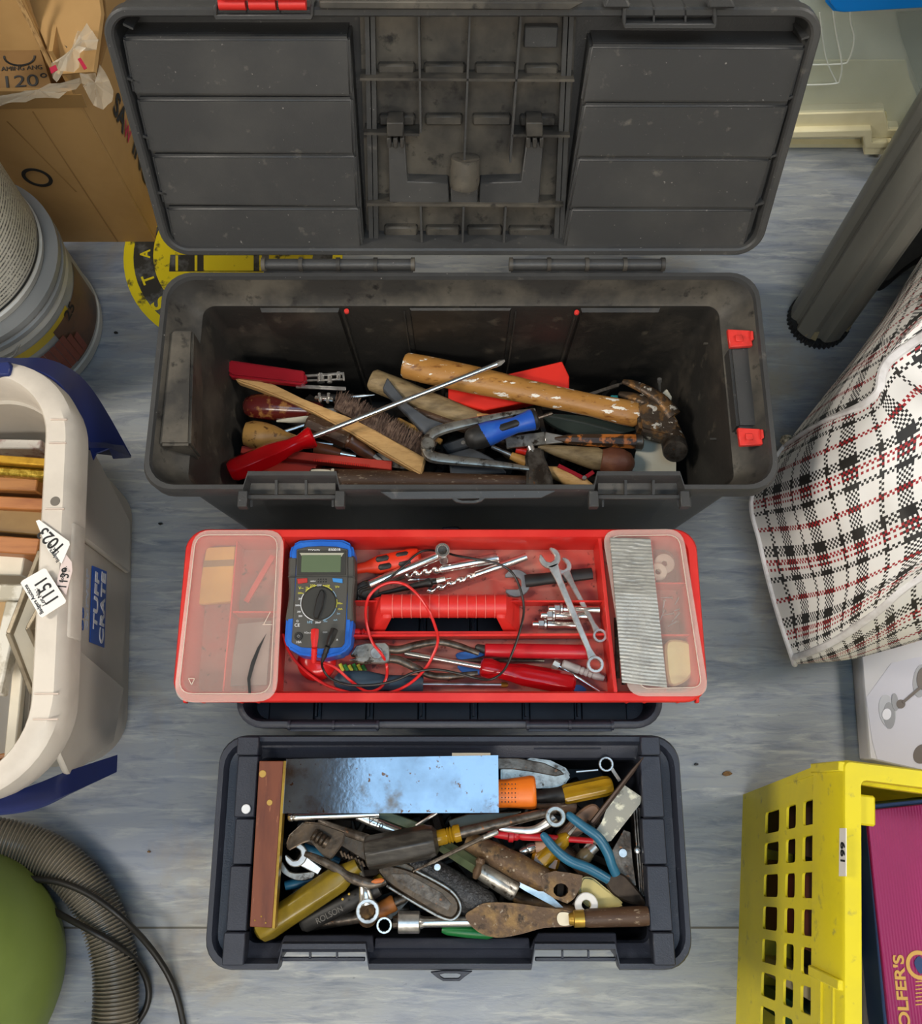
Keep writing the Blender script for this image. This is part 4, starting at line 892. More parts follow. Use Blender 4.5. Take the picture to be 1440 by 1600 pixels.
# magenta golf box and other contents
MAG = mat('magenta_card', '#94185a', .45, n2='#861450', sc=5); NB = mat('navy_card_edge', '#28406b', .5)
def wave_bump(m, sc=260):
    nt = m.node_tree; N = nt.nodes; L = nt.links; w = N.new('ShaderNodeTexWave'); w.inputs['Scale'].default_value = sc; L.new(N['Texture Coordinate'].outputs['Object'], w.inputs[0])
    bp = N.new('ShaderNodeBump'); bp.inputs['Strength'].default_value = .35; bp.inputs['Distance'].default_value = .001; L.new(w.outputs[0], bp.inputs['Height']); L.new(bp.outputs[0], N['Principled BSDF'].inputs['Normal'])
wave_bump(MAG, 100)
gb = T('gift_box', "magenta ribbed cardboard box lettered GOLFER'S lying in the yellow crate", 'box')
gz = .245
pt('lid', MAG, gb, (slab, [(1353, 1266, gz), (1540, 1246, gz), (1640, 1700, gz), (1412, 1700, gz), (1388, 1600, gz)], .012), bev=.001)
pt('rim', NB, gb, (slab, [(1350, 1258, gz-.004), (1540, 1238, gz-.004), (1660, 1720, gz-.004), (1402, 1720, gz-.004), (1381, 1600, gz-.004)], .05), bev=.001)
GLD = mat('gold_lettering', '#d0a355', .45)
text("GOLFER'S", (1424, 1632, gz+.0006), (1410, 1492, gz+.0006), GLD, gb, None, 0, .78, bold=.03)
pt('emblem', GLD, gb, (ring, P(1436, 1508, gz+.0008), .014, .010, .0006)); pt('emblem_centre', NB, gb, (blob, [(1428, 1505, gz+.001), (1436, 1494, gz+.001), (1444, 1508, gz+.001), (1438, 1522, gz+.001)], .0004))
for k in range(8): pt('print_line', GLD, gb, (bar, (1430, 1528+k*6, gz+.0008), (1452, 1526+k*6, gz+.0008), 1.6, .0004))
bk = [('dark brown hardback book standing in the yellow crate', '#3a211c', .02, .1), ('red-brown hardback book with a gold line in the yellow crate', '#5d2620', .1, .2), ('cream-coloured book behind the crate holes', '#b5ab93', .215, .25), ('green-spined book at the near end of the crate', '#1d4a35', .25, .29)]
for l_, c_, a0, a1 in bk: 
    t = T('book', l_, 'book'); M_ = mat('book_cover', c_, .5)
    pt('cover', M_, t, (slab, [Y(a0+.012, .022, .228), Y(a1, .022, .228), Y(a1, .05, .228), Y(a0+.012, .05, .228)], .22), bev=.001)
    if 'gold line' in l_: pt('gold_line', GLD, t, (slab, [Y(a0+.02, .0212, .21), Y(a1-.01, .0212, .21), Y(a1-.01, .0218, .21), Y(a0+.02, .0218, .21)], .004))
t = tag(pt('black_box', RUBBER, None, (slab, [Y(.04, .055, .075), Y(.40, .055, .075), Y(.40, .09, .075), Y(.04, .09, .075)], .065), bev=.001), 'black flat box under the magenta box in the yellow crate', 'box')
t = tag(pt('paper_bag', mat('grey_brown_paper', '#5d554b', .7, n2='#494138', sc=14, bump=.4, bsc=20), None, (blob, [(1352, 1400, .2), (1372, 1480, .2), (1378, 1560, .2), (1385, 1660, .2), (1350, 1660, .2), (1346, 1500, .2)], .12), bev=.002), 'crumpled grey-brown paper beside the magenta box', 'paper')
# ================================================================ vacuum cleaner, hose, cables
GRN = mat('green_vacuum_body', '#76873f', .5, n2='#687936', sc=5)
vc = T('vacuum_cleaner', 'rounded green vacuum cleaner body at the bottom left corner', 'vacuum cleaner')
c = P(-120, 1530, .1)
shell('body', GRN, vc, c.x, c.y, [(.10, .0), (.135, .02), (.148, .06), (.150, .12), (.140, .17), (.115, .21), (.07, .235), (.01, .245)], 0, 360, 64)
0 and shell('base_ring', RUBBER, vc, c.x, c.y, [(.10, .0), (.136, .004), (.138, .014), (.12, .018)], 0, 360, 64)
HOSE = mat('ribbed_hose_plastic', '#857c6d', .3, n2='#716959', sc=8)
hp = catmull([(-60, 1305, .06), (0, 1313, .05), (50, 1326, .04), (95, 1350, .036), (132, 1388, .034), (158, 1432, .032), (174, 1480, .031), (181, 1530, .03), (179, 1600, .03), (172, 1660, .03)], 26)
def hose(bm):
    pc = [P(*p) for p in hp]; acc = [0]
    for a, b in zip(pc, pc[1:]): acc.append(acc[-1]+(b-a).length)
    n = int(acc[-1]/.00115); out = []; j = 0
    for i in range(n):
        d = acc[-1]*i/(n-1)
        while j < len(acc)-2 and acc[j+1] < d: j += 1
        out.append(pc[j].lerp(pc[j+1], (d-acc[j])/max(1e-9, acc[j+1]-acc[j])))
    sweep(bm, out, [.0276 if i % 4 in (1, 2) else .0238 for i in range(n)], 28)
hs_ = tag(pt('vacuum_hose', HOSE, None, (hose,), ang=30), 'thick corrugated grey vacuum hose curving on the floor at bottom left', 'hose')
tag(pt('power_cable', CABLEB, None, (tube, [(-20, 1358, .07), (40, 1372, .068), (90, 1378, .066), (140, 1398, .066), (190, 1434, .06), (230, 1475, .03), (262, 1522, .012), (280, 1570, .006), (293, 1640, .006)], 5, 10, 8)), 'black cable crossing over the hose, the outer one of two', 'cable')
tag(pt('power_cable', CABLEB, None, (tube, [(10, 1395, .03), (60, 1412, .045), (100, 1432, .062), (150, 1459, .066), (190, 1482, .05), (220, 1513, .02), (232, 1545, .008), (228, 1575, .006), (208, 1610, .006), (200, 1650, .006)], 5, 10, 8)), 'black cable looping back beside the hose, the inner one of two', 'cable')
# ================================================================ tool materials
HW = mat('varnished_hammer_wood', '#a8783c', .4, n2='#8f602c', sc=9, stretch=(1, 2.5, 2.5), bump=.15, spots=[('#6e421a', 60, .58, .7), ('#e0dacd', 40, .60, .62)])
GW = mat('weathered_grey_wood', '#8a7654', .6, n2='#5f4d33', sc=30, stretch=(1, 4, 4), bump=.3)
LW = mat('pale_beech', '#c39a62', .55, n2='#a87f4a', sc=40, stretch=(1, 4, 4), bump=.2)
TW = mat('tan_turned_wood', '#b08345', .38, n2='#936731', sc=20, spots=[('#5a3a1c', 110, .58, .66)])
DW = mat('dark_stained_wood', '#4a3423', .5, n2='#36251a', sc=14, stretch=(1, 4, 4), bump=.2, spots=[('#8a7a66', 90, .6, .66)])
MW = mat('dark_red_varnished_wood', '#5a1a16', .25, n2='#9c6a38', sc=45, lo=.52, hi=.6, coat=.5)
MAR = mat('maroon_plastic', '#8c1420', .3); RTR = mat('translucent_red_plastic', '#d40d17', .12, trans=.35, ior=1.4, n2='#b50811', sc=12)
RDP = mat('red_box_plastic', '#cf2a1c', .35, n2='#b92216', sc=12); RDF = mat('faded_red_plastic', '#b8392b', .5, n2='#a5311f', sc=12)
BLU = mat('blue_grip', '#1d4fae', .4, n2='#3263b5', sc=40); GRYP = mat('dark_grey_plastic', '#45474a', .45, n2='#393a3c', sc=20)
CREAMP = mat('cream_paint', '#d6cdb4', .6); OFFW = mat('off_white_card', '#cfc7b2', .65, n2='#bfb59c', sc=14)
BRASS = mat('worn_brass', '#b08d3c', .35, .7, n2='#8a6b2c', sc=50); BRIS = mat('brown_bristle', '#4a3528', .7, n2='#7a6250', sc=120)
ORTAN = mat('orange_brown_grip', '#3a2a1e', .4, n2='#b0672c', sc=45, lo=.5, hi=.56); TEAL = mat('teal_plastic', '#2f8d92', .4); PWTR = mat('scuffed_steel', '#aaa69d', .35, .85, n2='#77716a', sc=70, bump=.15, spots=[('#4d443b', 110, .56, .66)])
GLS = mat('dark_green_glass', '#2a322e', .12, n2='#1f2523', sc=8, coat=.6)
def junk(nm, label, xs, ys, zs, n, seed, L=(.03, .12)):
    random.seed(seed); bm = bmesh.new()
    for i in range(n):
        c = Vector((random.uniform(*xs), random.uniform(*ys), random.uniform(*zs))); a = random.uniform(0, 3.14); l = random.uniform(*L)/2; r = random.uniform(.003, .009)
        d = Vector((math.cos(a), math.sin(a), random.uniform(-.08, .08)))*l
        d.x = max(-.06, min(.06, d.x)); d.y = max(-.03, min(.03, d.y))
        if i % 3: sweep(bm, [c-d, c-d*.9, c+d*.9, c+d], [r*.7, r, r*.8, r*.5], 6)
        else: box(bm, c, (l*1.2, r*2.4, .004), Matrix.Rotation(a*.5, 3, 'Z').to_quaternion().to_euler())
    o = mk(nm, bm, mat(nm+'_metal', '#2e2822', .5, .5, n2='#4b4036', sc=40), None); o['kind'] = 'stuff'; tag(o, label, 'scrap'); return o
junk('tool_jumble', 'jumble of dark small tools and scraps filling the bottom of the big black toolbox', (-.235, .235), (.395, .535), (.022, .135), 260, 5)
# ---------------------------------------------------------------- tools in the big black toolbox
def single(nm, lbl, cat, m, *ops, **k): return tag(pt(nm, m, None, *ops, **k), lbl, cat)
t = T('flat_case', 'faded red flat plastic case at the left front corner, under the red screwdriver', 'case')
pt('case_body', RDF, t, (slab, [(382, 712, .155), (510, 712, .155), (492, 730, .155), (490, 765, .155), (386, 765, .155)], .02), bev=.001)
t = T('red_sheath', 'long narrow red plastic sheath with a toothed edge lying behind the flat red case', 'sheath')
pt('sheath_body', RDF, t, (bar, (376, 702, .168), (612, 727, .168), (13, 15), .014), bev=.001)
for k in range(26): pt('tooth', RDP, t, (bar, (490+k*3.4, 718.5+k*.36, .1688), (491.5+k*3.4, 718.7+k*.36, .1688), 4, .0015))
t = T('hammer', 'old hammer with a dark brown paint-flecked handle lying along the front of the big toolbox', 'hammer')
pt('handle', DW, t, (rod, (484, 748, .168), (826, 753, .168), [(0, 14), (.01, 17), (.3, 16), (.7, 12), (1, 10)], 16, .85))
pt('paint_stripe', CREAMP, t, (tube, [(514, 757, .1825), (515, 745, .186), (519, 736, .184), (519, 733, .18)], 2.6, 6, 3, .4)); pt('paint_patch', CREAMP, t, (blob, [(486, 734, .181), (500, 733, .182), (516, 735, .182), (508, 740, .184), (490, 739, .183)], .002))
pt('head', DSTEEL, t, (slab, [(826, 699, .182), (848, 699, .182), (851, 714, .184), (862, 740, .186), (866, 770, .186), (822, 770, .186), (823, 735, .186), (820, 712, .184)], .026), bev=.003, seg=2)
t = T('pocket_tool', 'maroon-handled folding can opener at the top left of the pile in the big toolbox', 'tool')
pt('handle', MAR, t, (slab, [(356, 562, .196), (362, 562, .196), (472, 578, .196), (478, 582, .196), (478, 596, .196), (472, 600, .196), (362, 588, .196), (354, 582, .196), (353, 568, .196)], .014), bev=.003, seg=2)
pt('arm', STEEL, t, (bar, (476, 588, .192), (536, 583, .192), 5, .003), (bar, (474, 597, .188), (542, 600, .188), 4, .003)) if False else None
for a, b, w in (((476, 587, .192), (536, 583, .192), 4), ((478, 594, .190), (535, 592, .190), 3), ((462, 603, .186), (540, 607, .184), 6), ((536, 581, .193), (537, 594, .193), 3)): pt('arm', STEEL, t, (bar, a, b, w, .003), bev=.0005)
for u, v, r in ((501, 591, 6), (515, 592, 4), (529, 588, 4)): pt('roller', CHROME, t, (rod, (u, v-6, .188), (u, v+6, .188), r))
t = T('gouge', 'turned dark red and amber varnished wooden handle of a gouge, left of the brush', 'gouge')
pt('handle', MW, t, (rod, (380, 634, .168), (505, 642, .165), [(0, 6), (.03, 13), (.1, 18), (.2, 20.5), (.4, 20), (.7, 16), (.95, 13), (1, 9)], 24))
pt('blade', STEEL, t, (rod, (505, 642, .165), (560, 640, .160), [(0, 5), (1, 3)], 8, .5))
t = T('graver', 'bulbous tan wooden palm handle above the red screwdriver handle', 'tool')
pt('handle', TW, t, (rod, (380, 677, .172), (474, 690, .165), [(0, 10), (.03, 18), (.15, 22), (.32, 22), (.5, 19), (.7, 12), (.9, 8), (1, 7)], 24))
pt('blade', STEEL, t, (rod, (474, 690, .165), (520, 694, .16), 2.5, 8))
t = T('bradawl', 'small pale pointed wooden handle between the gouge and the palm handle', 'tool')
pt('handle', CREAMP, t, (rod, (432, 658, .165), (496, 651, .165), [(0, 1.5), (.3, 5), (.7, 7.5), (1, 7)], 14))
pt('ferrule', STEEL, t, (rod, (440, 676, .16), (476, 664, .16), 3, 8))
t = T('chisel', 'carving chisel with a faceted dark brown handle passing under the brush', 'chisel')
pt('handle', DW, t, (rod, (480, 660, .172), (545, 688, .168), [(0, 14), (.04, 16), (.95, 15), (1, 13)], 8), ang=25)
pt('ferrule', mat('brown_bolster', '#54331f', .35, n2='#2f1c14', sc=30), t, (rod, (542, 686, .168), (584, 714, .165), [(0, 12), (.15, 14), (.25, 11), (.6, 12), (.85, 9), (1, 7)], 18))
pt('blade', PWTR, t, (rod, (582, 712, .165), (606, 728, .162), [(0, 6), (.5, 5), (.6, 3), (1, 3)], 6))
t = T('file_tool', 'brown conical wooden file handle with a steel ferrule above the red sheath', 'tool')
pt('handle', mat('mid_brown_wood', '#6e4027', .4, n2='#54301c', sc=18), t, (rod, (492, 700, .160), (532, 709, .160), [(0, 10), (.5, 10), (1, 7)], 16)); pt('ferrule', CHROME, t, (rod, (532, 709, .16), (556, 713, .158), [(0, 6), (1, 4)]))
t = T('hammer', 'hammer with a weathered grey-brown wooden handle, second from the top of the pile', 'hammer')
pt('handle', GW, t, (rod, (579, 592, .172), (790, 676, .160), [(0, 14), (.02, 18), (.2, 19), (.5, 17), (.8, 15), (1, 14)], 18, .85))
t = T('toy_wedge', 'flat dark grey plastic wedge standing out between the brush and the hammer handles', 'tool')
pt('blade', GRYP, t, (slab, [(605, 589, .192), (612, 599, .190), (638, 631, .184), (668, 652, .180), (694, 661, .176), (684, 676, .176), (668, 684, .176), (636, 648, .182), (597, 607, .190)], .012), bev=.0015)
# brush
t = T('wire_brush', 'curved pale wooden brush with dark brown bristles, lying diagonally under the red screwdriver', 'brush')
top = [(366, 590), (390, 589), (427, 600), (472, 622), (551, 654), (610, 684), (665, 716)]; bot = [(658, 742), (600, 708), (546, 675), (488, 643), (440, 622), (401, 606), (372, 596)]
pt('back', LW, t, (slab, [(u, v, .190-.00004*(u-366)) for u, v in top+bot], .014), bev=.002, seg=2)
def bristles(bm):
    random.seed(8)
    for i in range(1500):
        f = random.random(); g = random.random(); u = 522+f*145; v = 640+f*78+g*-2
        a = P(u, v, .170+.01*g); L = random.uniform(18, 31); b = P(u+L*random.uniform(.05, .62)+2, v-L*random.uniform(.75, 1.05), .172+random.uniform(-.006, .012))
        sweep(bm, [a, a.lerp(b, .6)+Z*.002, b], [.0011, .0009, .0003], 3)
o = pt('bristles', BRIS, t, (bristles,)); o['kind'] = 'stuff'
pt('bristle_bed', BRIS, t, (slab, [(520, 626, .172), (560, 640, .172), (668, 690, .168), (662, 714, .168), (540, 650, .172)], .02))
# black plastic bodies
for q, l in (([(690, 694, .170), (742, 676, .170), (762, 690, .170), (700, 706, .170)], 'black angular plastic gadget inside the jaws of the open pincers'), ([(700, 708, .166), (736, 698, .166), (770, 716, .166), (792, 738, .166), (704, 742, .166)], 'dark grey plastic gadget with a screw just below the pincers')):
    t = T('plastic_gadget', l, 'gadget'); pt('shell', GRYP, t, (slab, q, .02), bev=.002)
    c = sum((P(*p) for p in q), Vector())/len(q); pt('screw', STEEL, t, (disc, c+Z*.0005, .003, .002))
t = T('pincers', 'open worn steel pincers with long tapering arms in the middle of the pile', 'pincers')
for nm, pp in (('upper_arm', [(664, 694, .188, 8), (676, 678, .188, 9), (698, 669, .188, 8.5), (740, 659, .19, 7.5), (790, 648, .19, 5.5), (836, 640, .19, 2.5)]), ('lower_arm', [(664, 696, .184, 8), (672, 712, .184, 10), (700, 718, .184, 8.5), (760, 724, .184, 7), (810, 730, .184, 4.5), (843, 735, .184, 2)])):
    pt(nm, PWTR, t, (tube, pp, None, 8, 5, .6))
pt('joint', PWTR, t, (disc, (668, 692, .195), .009, .016))
# red box + claw hammer
t = T('long_red_box', 'long bright red plastic box sticking out from under the claw hammer handle', 'box')
pt('body', RDP, t, (slab, [(700, 606, .170), (794, 584, .178), (878, 564, .184), (889, 588, .182), (889, 610, .178), (792, 634, .172), (757, 641, .170), (700, 625, .168)], .022), bev=.0012)
t = T('claw_hammer', 'claw hammer with a paint-spattered honey-coloured wooden handle, top of the pile', 'hammer')
pt('handle', HW, t, (rod, (630, 570, .190), (998, 649, .190), [(0, 17), (.012, 21), (.1, 22.5), (.3, 22.5), (.55, 19), (.8, 18), (.93, 20.5), (.985, 20), (1, 16)], 24, .85))
HD = mat('rust_flecked_hammer_steel', '#4a3d31', .4, .5, n2='#7d5b36', sc=90, lo=.5, hi=.6, bump=.4, spots=[('#d8d0c2', 80, .61, .64)])
pt('cheek', HD, t, (slab, [(992, 632, .205), (1020, 622, .206), (1045, 634, .206), (1062, 660, .206), (1058, 684, .204), (1040, 682, .204), (1000, 671, .204)], .028), bev=.004, seg=2)
pt('claw', HD, t, (tube, [(973, 596, .186, 4), (988, 600, .192, 7), (1010, 610, .2, 9), (1034, 626, .204, 11), (1052, 650, .203, 13)], None, 10, 5, .6))
pt('claw', HD, t, (tube, [(967, 615, .180, 4), (980, 618, .186, 7), (1000, 624, .195, 9), (1020, 634, .2, 10)], None, 10, 5, .6))
pt('neck', HD, t, (rod, (1048, 664, .190), (1054, 690, .195), [(0, 12), (.5, 14), (1, 17)], 18))
pt('face', PWTR if False else DSTEEL, t, (rod, (1050, 682, .178), (1055, 706, .206), [(0, 15), (.25, 19), (.93, 19.5), (1, 18)], 28))
t = T('screwdriver', 'long screwdriver with a translucent red handle and bright shaft on top of the pile', 'screwdriver')
def fluted(bm, A, B, prof, n=6, amp=.1, k=36):
    A, B = V(A), V(B); d = (B-A).normalized(); s = d.cross(Z).normalized(); w = s.cross(d); mp = mpp(A.lerp(B, .5))
    loft(bm, [[A.lerp(B, f)+s*(r*mp*(1-amp*fl*abs(math.sin(n*math.pi*i/k)))*math.cos(2*math.pi*i/k))+w*(r*mp*(1-amp*fl*abs(math.sin(n*math.pi*i/k)))*math.sin(2*math.pi*i/k)) for i in range(k)] for f, r, fl in prof])
pt('handle', RTR, t, (fluted, (357, 738, .196), (490, 682, .200), [(0, 8, 0), (.02, 15, 0), (.07, 19, .3), (.12, 20, 1), (.5, 20, 1), (.62, 17, 1), (.72, 12.5, .2), (.84, 12, 0), (.93, 16, 0), (.98, 17.5, 0), (1, 15, 0)], 6, .14, 72))
pt('shaft', CHROME, t, (rod, (487, 683, .200), (776, 569, .214), [(0, 4.2), (.96, 4), (.97, 4), (1, 4.6)], 14)); pt('tip', STEEL, t, (rod, (774, 570, .214), (788, 563, .214), [(0, 4.6), (.5, 4.8), (1, 2)], 4))
t = T('screwdriver', 'screwdriver with a blue and black rubber grip beside the chisel in the big toolbox', 'screwdriver')
pt('end_cap', RUBBER, t, (rod, (727, 689, .196), (760, 679, .196), [(0, 7), (.12, 14), (.35, 18), (.7, 19.5), (1, 19)], 24)); pt('grip', BLU, t, (rod, (752, 681, .196), (834, 655, .198), [(0, 19.3), (.15, 19.5), (.45, 15), (.65, 13), (.82, 15), (.95, 17), (1, 16)], 24))
pt('collar', RUBBER, t, (rod, (832, 656, .198), (839, 654, .198), [(0, 17), (.6, 17), (1, 13)], 24)); pt('grip_inset', RUBBER, t, (rod, (778, 670, .209), (812, 659, .207), [(0, 2), (.15, 6), (.85, 6), (1, 2)], 12, .5))
pt('shaft', DSTEEL, t, (rod, (838, 654, .198), (862, 646, .194), 3, 8))
t = T('lens', 'dark green oval glass or blade under the claw hammer handle', 'blade')
pt('body', GLS, t, (blob, [(848, 650, .172), (872, 646, .174), (930, 652, .174), (985, 664, .172), (992, 672, .172), (950, 681, .172), (905, 680, .172), (870, 668, .172)], .008), bev=.001)
t = T('chisel', 'wood chisel with scuffed flat blade and orange and black handle below the dark oval', 'chisel')
pt('blade', PWTR, t, (bar, (790, 691, .180), (852, 684, .180), (20, 21), .004), bev=.0008); pt('shoulder', STEEL, t, (bar, (851, 684, .180), (888, 686, .180), (21, 9), .004), bev=.001)
pt('handle', ORTAN, t, (rod, (866, 686, .178), (1000, 690, .178), [(0, 3), (.15, 8), (.4, 10), (.9, 12), (1, 11.5)], 8), ang=25); pt('hoop', DSTEEL, t, (rod, (992, 689.8, .178), (1004, 690, .178), [(0, 12.6), (.85, 13), (1, 11)], 20))
t = T('rasp_handle', 'grey-brown wooden handle ending in a rusty round ball, at the right front of the pile', 'tool')
pt('handle', GW, t, (rod, (840, 698, .172), (940, 719, .175), [(0, 3), (.3, 9), (.7, 15), (.9, 18), (1, 16)], 18)); pt('ball', mat('rusty_ball', '#5e3524', .55, n2='#7a4c33', sc=30, bump=.3), t, (rod, (935, 718, .176), (991, 726, .176), [(0, 8), (.08, 17), (.3, 22), (.6, 22.5), (.85, 17), (.96, 9), (1, 4)], 24))
t = T('turned_tool', 'pale yellow turned wooden handle poking up at the front rim', 'tool')
pt('handle', LW, t, (rod, (852, 732, .170), (925, 762, .165), [(0, 4), (.2, 10), (.5, 13), (.8, 10), (1, 5)], 18))
t = T('red_bracket', 'small red strip with a silver rivet beside the yellow wooden handle', 'tool')
pt('strip', MAR, t, (bar, (872, 727, .178), (912, 747, .178), 6, .004), (bar, (912, 747, .178), (927, 737, .178), 6, .004)); pt('rivet', STEEL, t, (disc, (913, 746, .180), .003, .002))
t = T('small_screwdriver', 'small screwdriver with an amber ferrule between the pincers and the hammer head', 'screwdriver')
pt('handle', TW, t, (rod, (798, 712, .170), (822, 722, .170), [(0, 6), (1, 9)], 14)); pt('shaft', STEEL, t, (rod, (768, 698, .170), (800, 712, .170), 3.5, 10)); pt('cap', RDP, t, (rod, (806, 702, .168), (822, 706, .168), 6)); pt('tip', STEEL, t, (rod, (828, 698, .178), (832, 708, .178), 6, 12))
single('white_card', 'off-white card lying flat under the claw hammer head', 'card', OFFW, (slab, [(1000, 677, .165), (1030, 690, .165), (1055, 700, .165), (1056, 727, .165), (1056, 752, .165), (985, 752, .165), (992, 711, .165)], .006))
t = T('nail_punch', 'thin bright punch standing up by the right wall of the big toolbox', 'tool'); pt('shaft', STEEL, t, (rod, (1030, 592, .19), (1030, 617, .165), [(0, 3.5), (.2, 3.5), (.3, 2), (1, 2)], 8))
single('cream_plug', 'small cream angular plug beside the thin punch', 'plug', CREAMP, (slab, [(1035, 612, .168), (1042, 607, .17), (1050, 620, .168), (1047, 629, .166), (1034, 620, .166)], .012), bev=.001)
single('teal_piece', 'small teal plastic piece showing behind the hammer claws', 'plastic piece', TEAL, (slab, [(954, 617, .17), (966, 617, .17), (966, 625, .17), (954, 624, .17)], .01), bev=.001)
single('teal_strip', 'teal strip partly hidden between the two hammer claws', 'plastic piece', TEAL, (slab, [(985, 616, .168), (1012, 617, .168), (1016, 624, .168), (985, 624, .168)], .01), bev=.001)
t = T('file', 'dark slim file lying behind the claw hammer handle at the back', 'file'); pt('blade', DSTEEL, t, (bar, (918, 617, .172), (966, 601, .178), 5, .004)); pt('tang', DSTEEL, t, (rod, (966, 601, .178), (984, 594, .178), [(0, 2), (1, 1)], 6))
t = T('awl', 'slim steel awl behind the brush, pointing at the grey hammer handle', 'awl'); pt('shaft', STEEL, t, (rod, (530, 622, .168), (585, 617, .17), [(0, 3), (.7, 2.5), (1, .6)], 8)); pt('handle', RUBBER, t, (rod, (500, 620, .166), (532, 622, .167), 6, 12))
t = T('tap_head', 'bright chrome cross-shaped fitting behind the wooden back of the brush', 'fitting'); pt('body', CHROME, t, (bar, (491, 620, .184), (520, 622, .184), 6, .006), bev=.001); pt('cross_bar', CHROME, t, (bar, (513, 613, .186), (511, 629, .184), 5, .006), bev=.001); pt('cross_bar', CHROME, t, (bar, (498, 613, .186), (500, 628, .184), 5, .006), bev=.001)
t = T('wood_strip', 'yellow-brown wooden strip under the bristles and the pincers', 'wood'); pt('strip', TW, t, (bar, (620, 655, .165), (690, 690, .165), 9, .006), bev=.001)
t = T('paint_scraper', 'pale steel scraper blade tip beneath the end of the brush', 'scraper'); pt('blade', PWTR, t, (slab, [(570, 706, .164), (628, 712, .164), (648, 735, .164), (600, 728, .164)], .003))
for i, (a, b, m_, l) in enumerate((((640, 640, .164), (790, 690, .16), DW, 'dark wooden handle crossing under the grey hammer handle'), ((700, 648, .166), (835, 664, .166), LW, 'pale wooden dowel under the blue screwdriver'), ((420, 640, .15), (560, 700, .15), DSTEEL, 'dark steel bar deep under the brush'), ((900, 640, .155), (1010, 660, .16), GW, 'grey wooden handle deep under the claw hammer head'))):
    t = T('old_tool', l, 'tool'); pt('shaft', m_, t, (rod, a, b, [(0, 7), (.05, 9), (.95, 8), (1, 6)], 12))
# ================================================================ things in the red tray
zt = .2425
MB_ = mat('meter_blue', '#1d5cb8', .38, n2='#2a69c2', sc=30); MG = mat('meter_grey', '#4b4944', .42); MGD = mat('meter_dark', '#34332f', .45); LCD = mat('lcd_green_grey', '#5c6a52', .25); MRED = mat('button_red', '#b03530', .4); MBT = mat('button_blue', '#3f86c8', .4)
MY = mat('yellow_print_meter', '#d3cc4a', .5); MCY = mat('pale_blue_print', '#8fb2c9', .5)
mm = T('multimeter', 'digital multimeter in a blue and grey rubber holster at the left of the red tray', 'multimeter')
zm = .287
hol = [(452, 862), (456, 850), (468, 844), (500, 842), (536, 843), (550, 850), (553, 862), (553, 905), (550, 940), (551, 975), (547, 1008), (536, 1021), (505, 1028), (468, 1023), (448, 1012), (444, 1000), (446, 965), (452, 930), (451, 895)]
pt('holster', MB_, mm, (slab, [(u, v, zm) for u, v in hol], .034), bev=.003, seg=3)
pt('side_grip', MG, mm, (slab, [(450.5, 870, zm+.0006), (465, 870, zm+.0006), (460, 968, zm+.0006), (445, 970, zm+.0006), (451.5, 930, zm+.0006), (450, 895, zm+.0006)], .03), bev=.002)
pt('side_grip', MG, mm, (slab, [(541, 868, zm+.0006), (554, 868, zm+.0006), (554, 905, zm+.0006), (551, 940, zm+.0006), (552, 970, zm+.0006), (540, 970, zm+.0006)], .03), bev=.002)
zf = zm+.0022
pt('face', MG, mm, (slab, [(463, 858, zf), (480, 854, zf), (502, 853, zf), (525, 854, zf), (543, 858, zf), (543, 905, zf), (540, 970, zf), (538, 1005, zf), (533, 1011, zf), (500, 1013, zf), (470, 1011, zf), (455, 1004, zf), (458, 960, zf), (462, 905, zf)], .01), bev=.0008)
pt('screen_bezel', MGD, mm, (slab, [(465, 860, zf+.0008), (541, 860, zf+.0008), (540, 899, zf+.0008), (464, 899, zf+.0008)], .002), bev=.0006)
pt('bezel_edge', mat('bezel_light', '#a8a695', .4), mm, (slab, [(468, 864, zf+.0012), (537, 864, zf+.0012), (533, 870, zf+.0012), (472, 870, zf+.0012)], .001)); pt('screen', LCD, mm, (slab, [(471, 867, zf+.0014), (533, 867, zf+.0014), (532, 894, zf+.0014), (470, 894, zf+.0014)], .001), bev=.0003)
pt('body_seam', MGD, mm, (bar, (450, 901, zf+.0004), (554, 901, zf+.0004), 1.5, .001))
pt('button', MRED, mm, (slab, [(464, 904, zf+.0016), (480, 903, zf+.0016), (480, 910, zf+.0016), (465, 912, zf+.0016)], .002), bev=.0004, label='red push button'); pt('button', MBT, mm, (slab, [(519, 903, zf+.0016), (535, 904, zf+.0016), (535, 911, zf+.0016), (520, 909, zf+.0016)], .002), bev=.0004, label='blue push button')
zz = zf+.0004
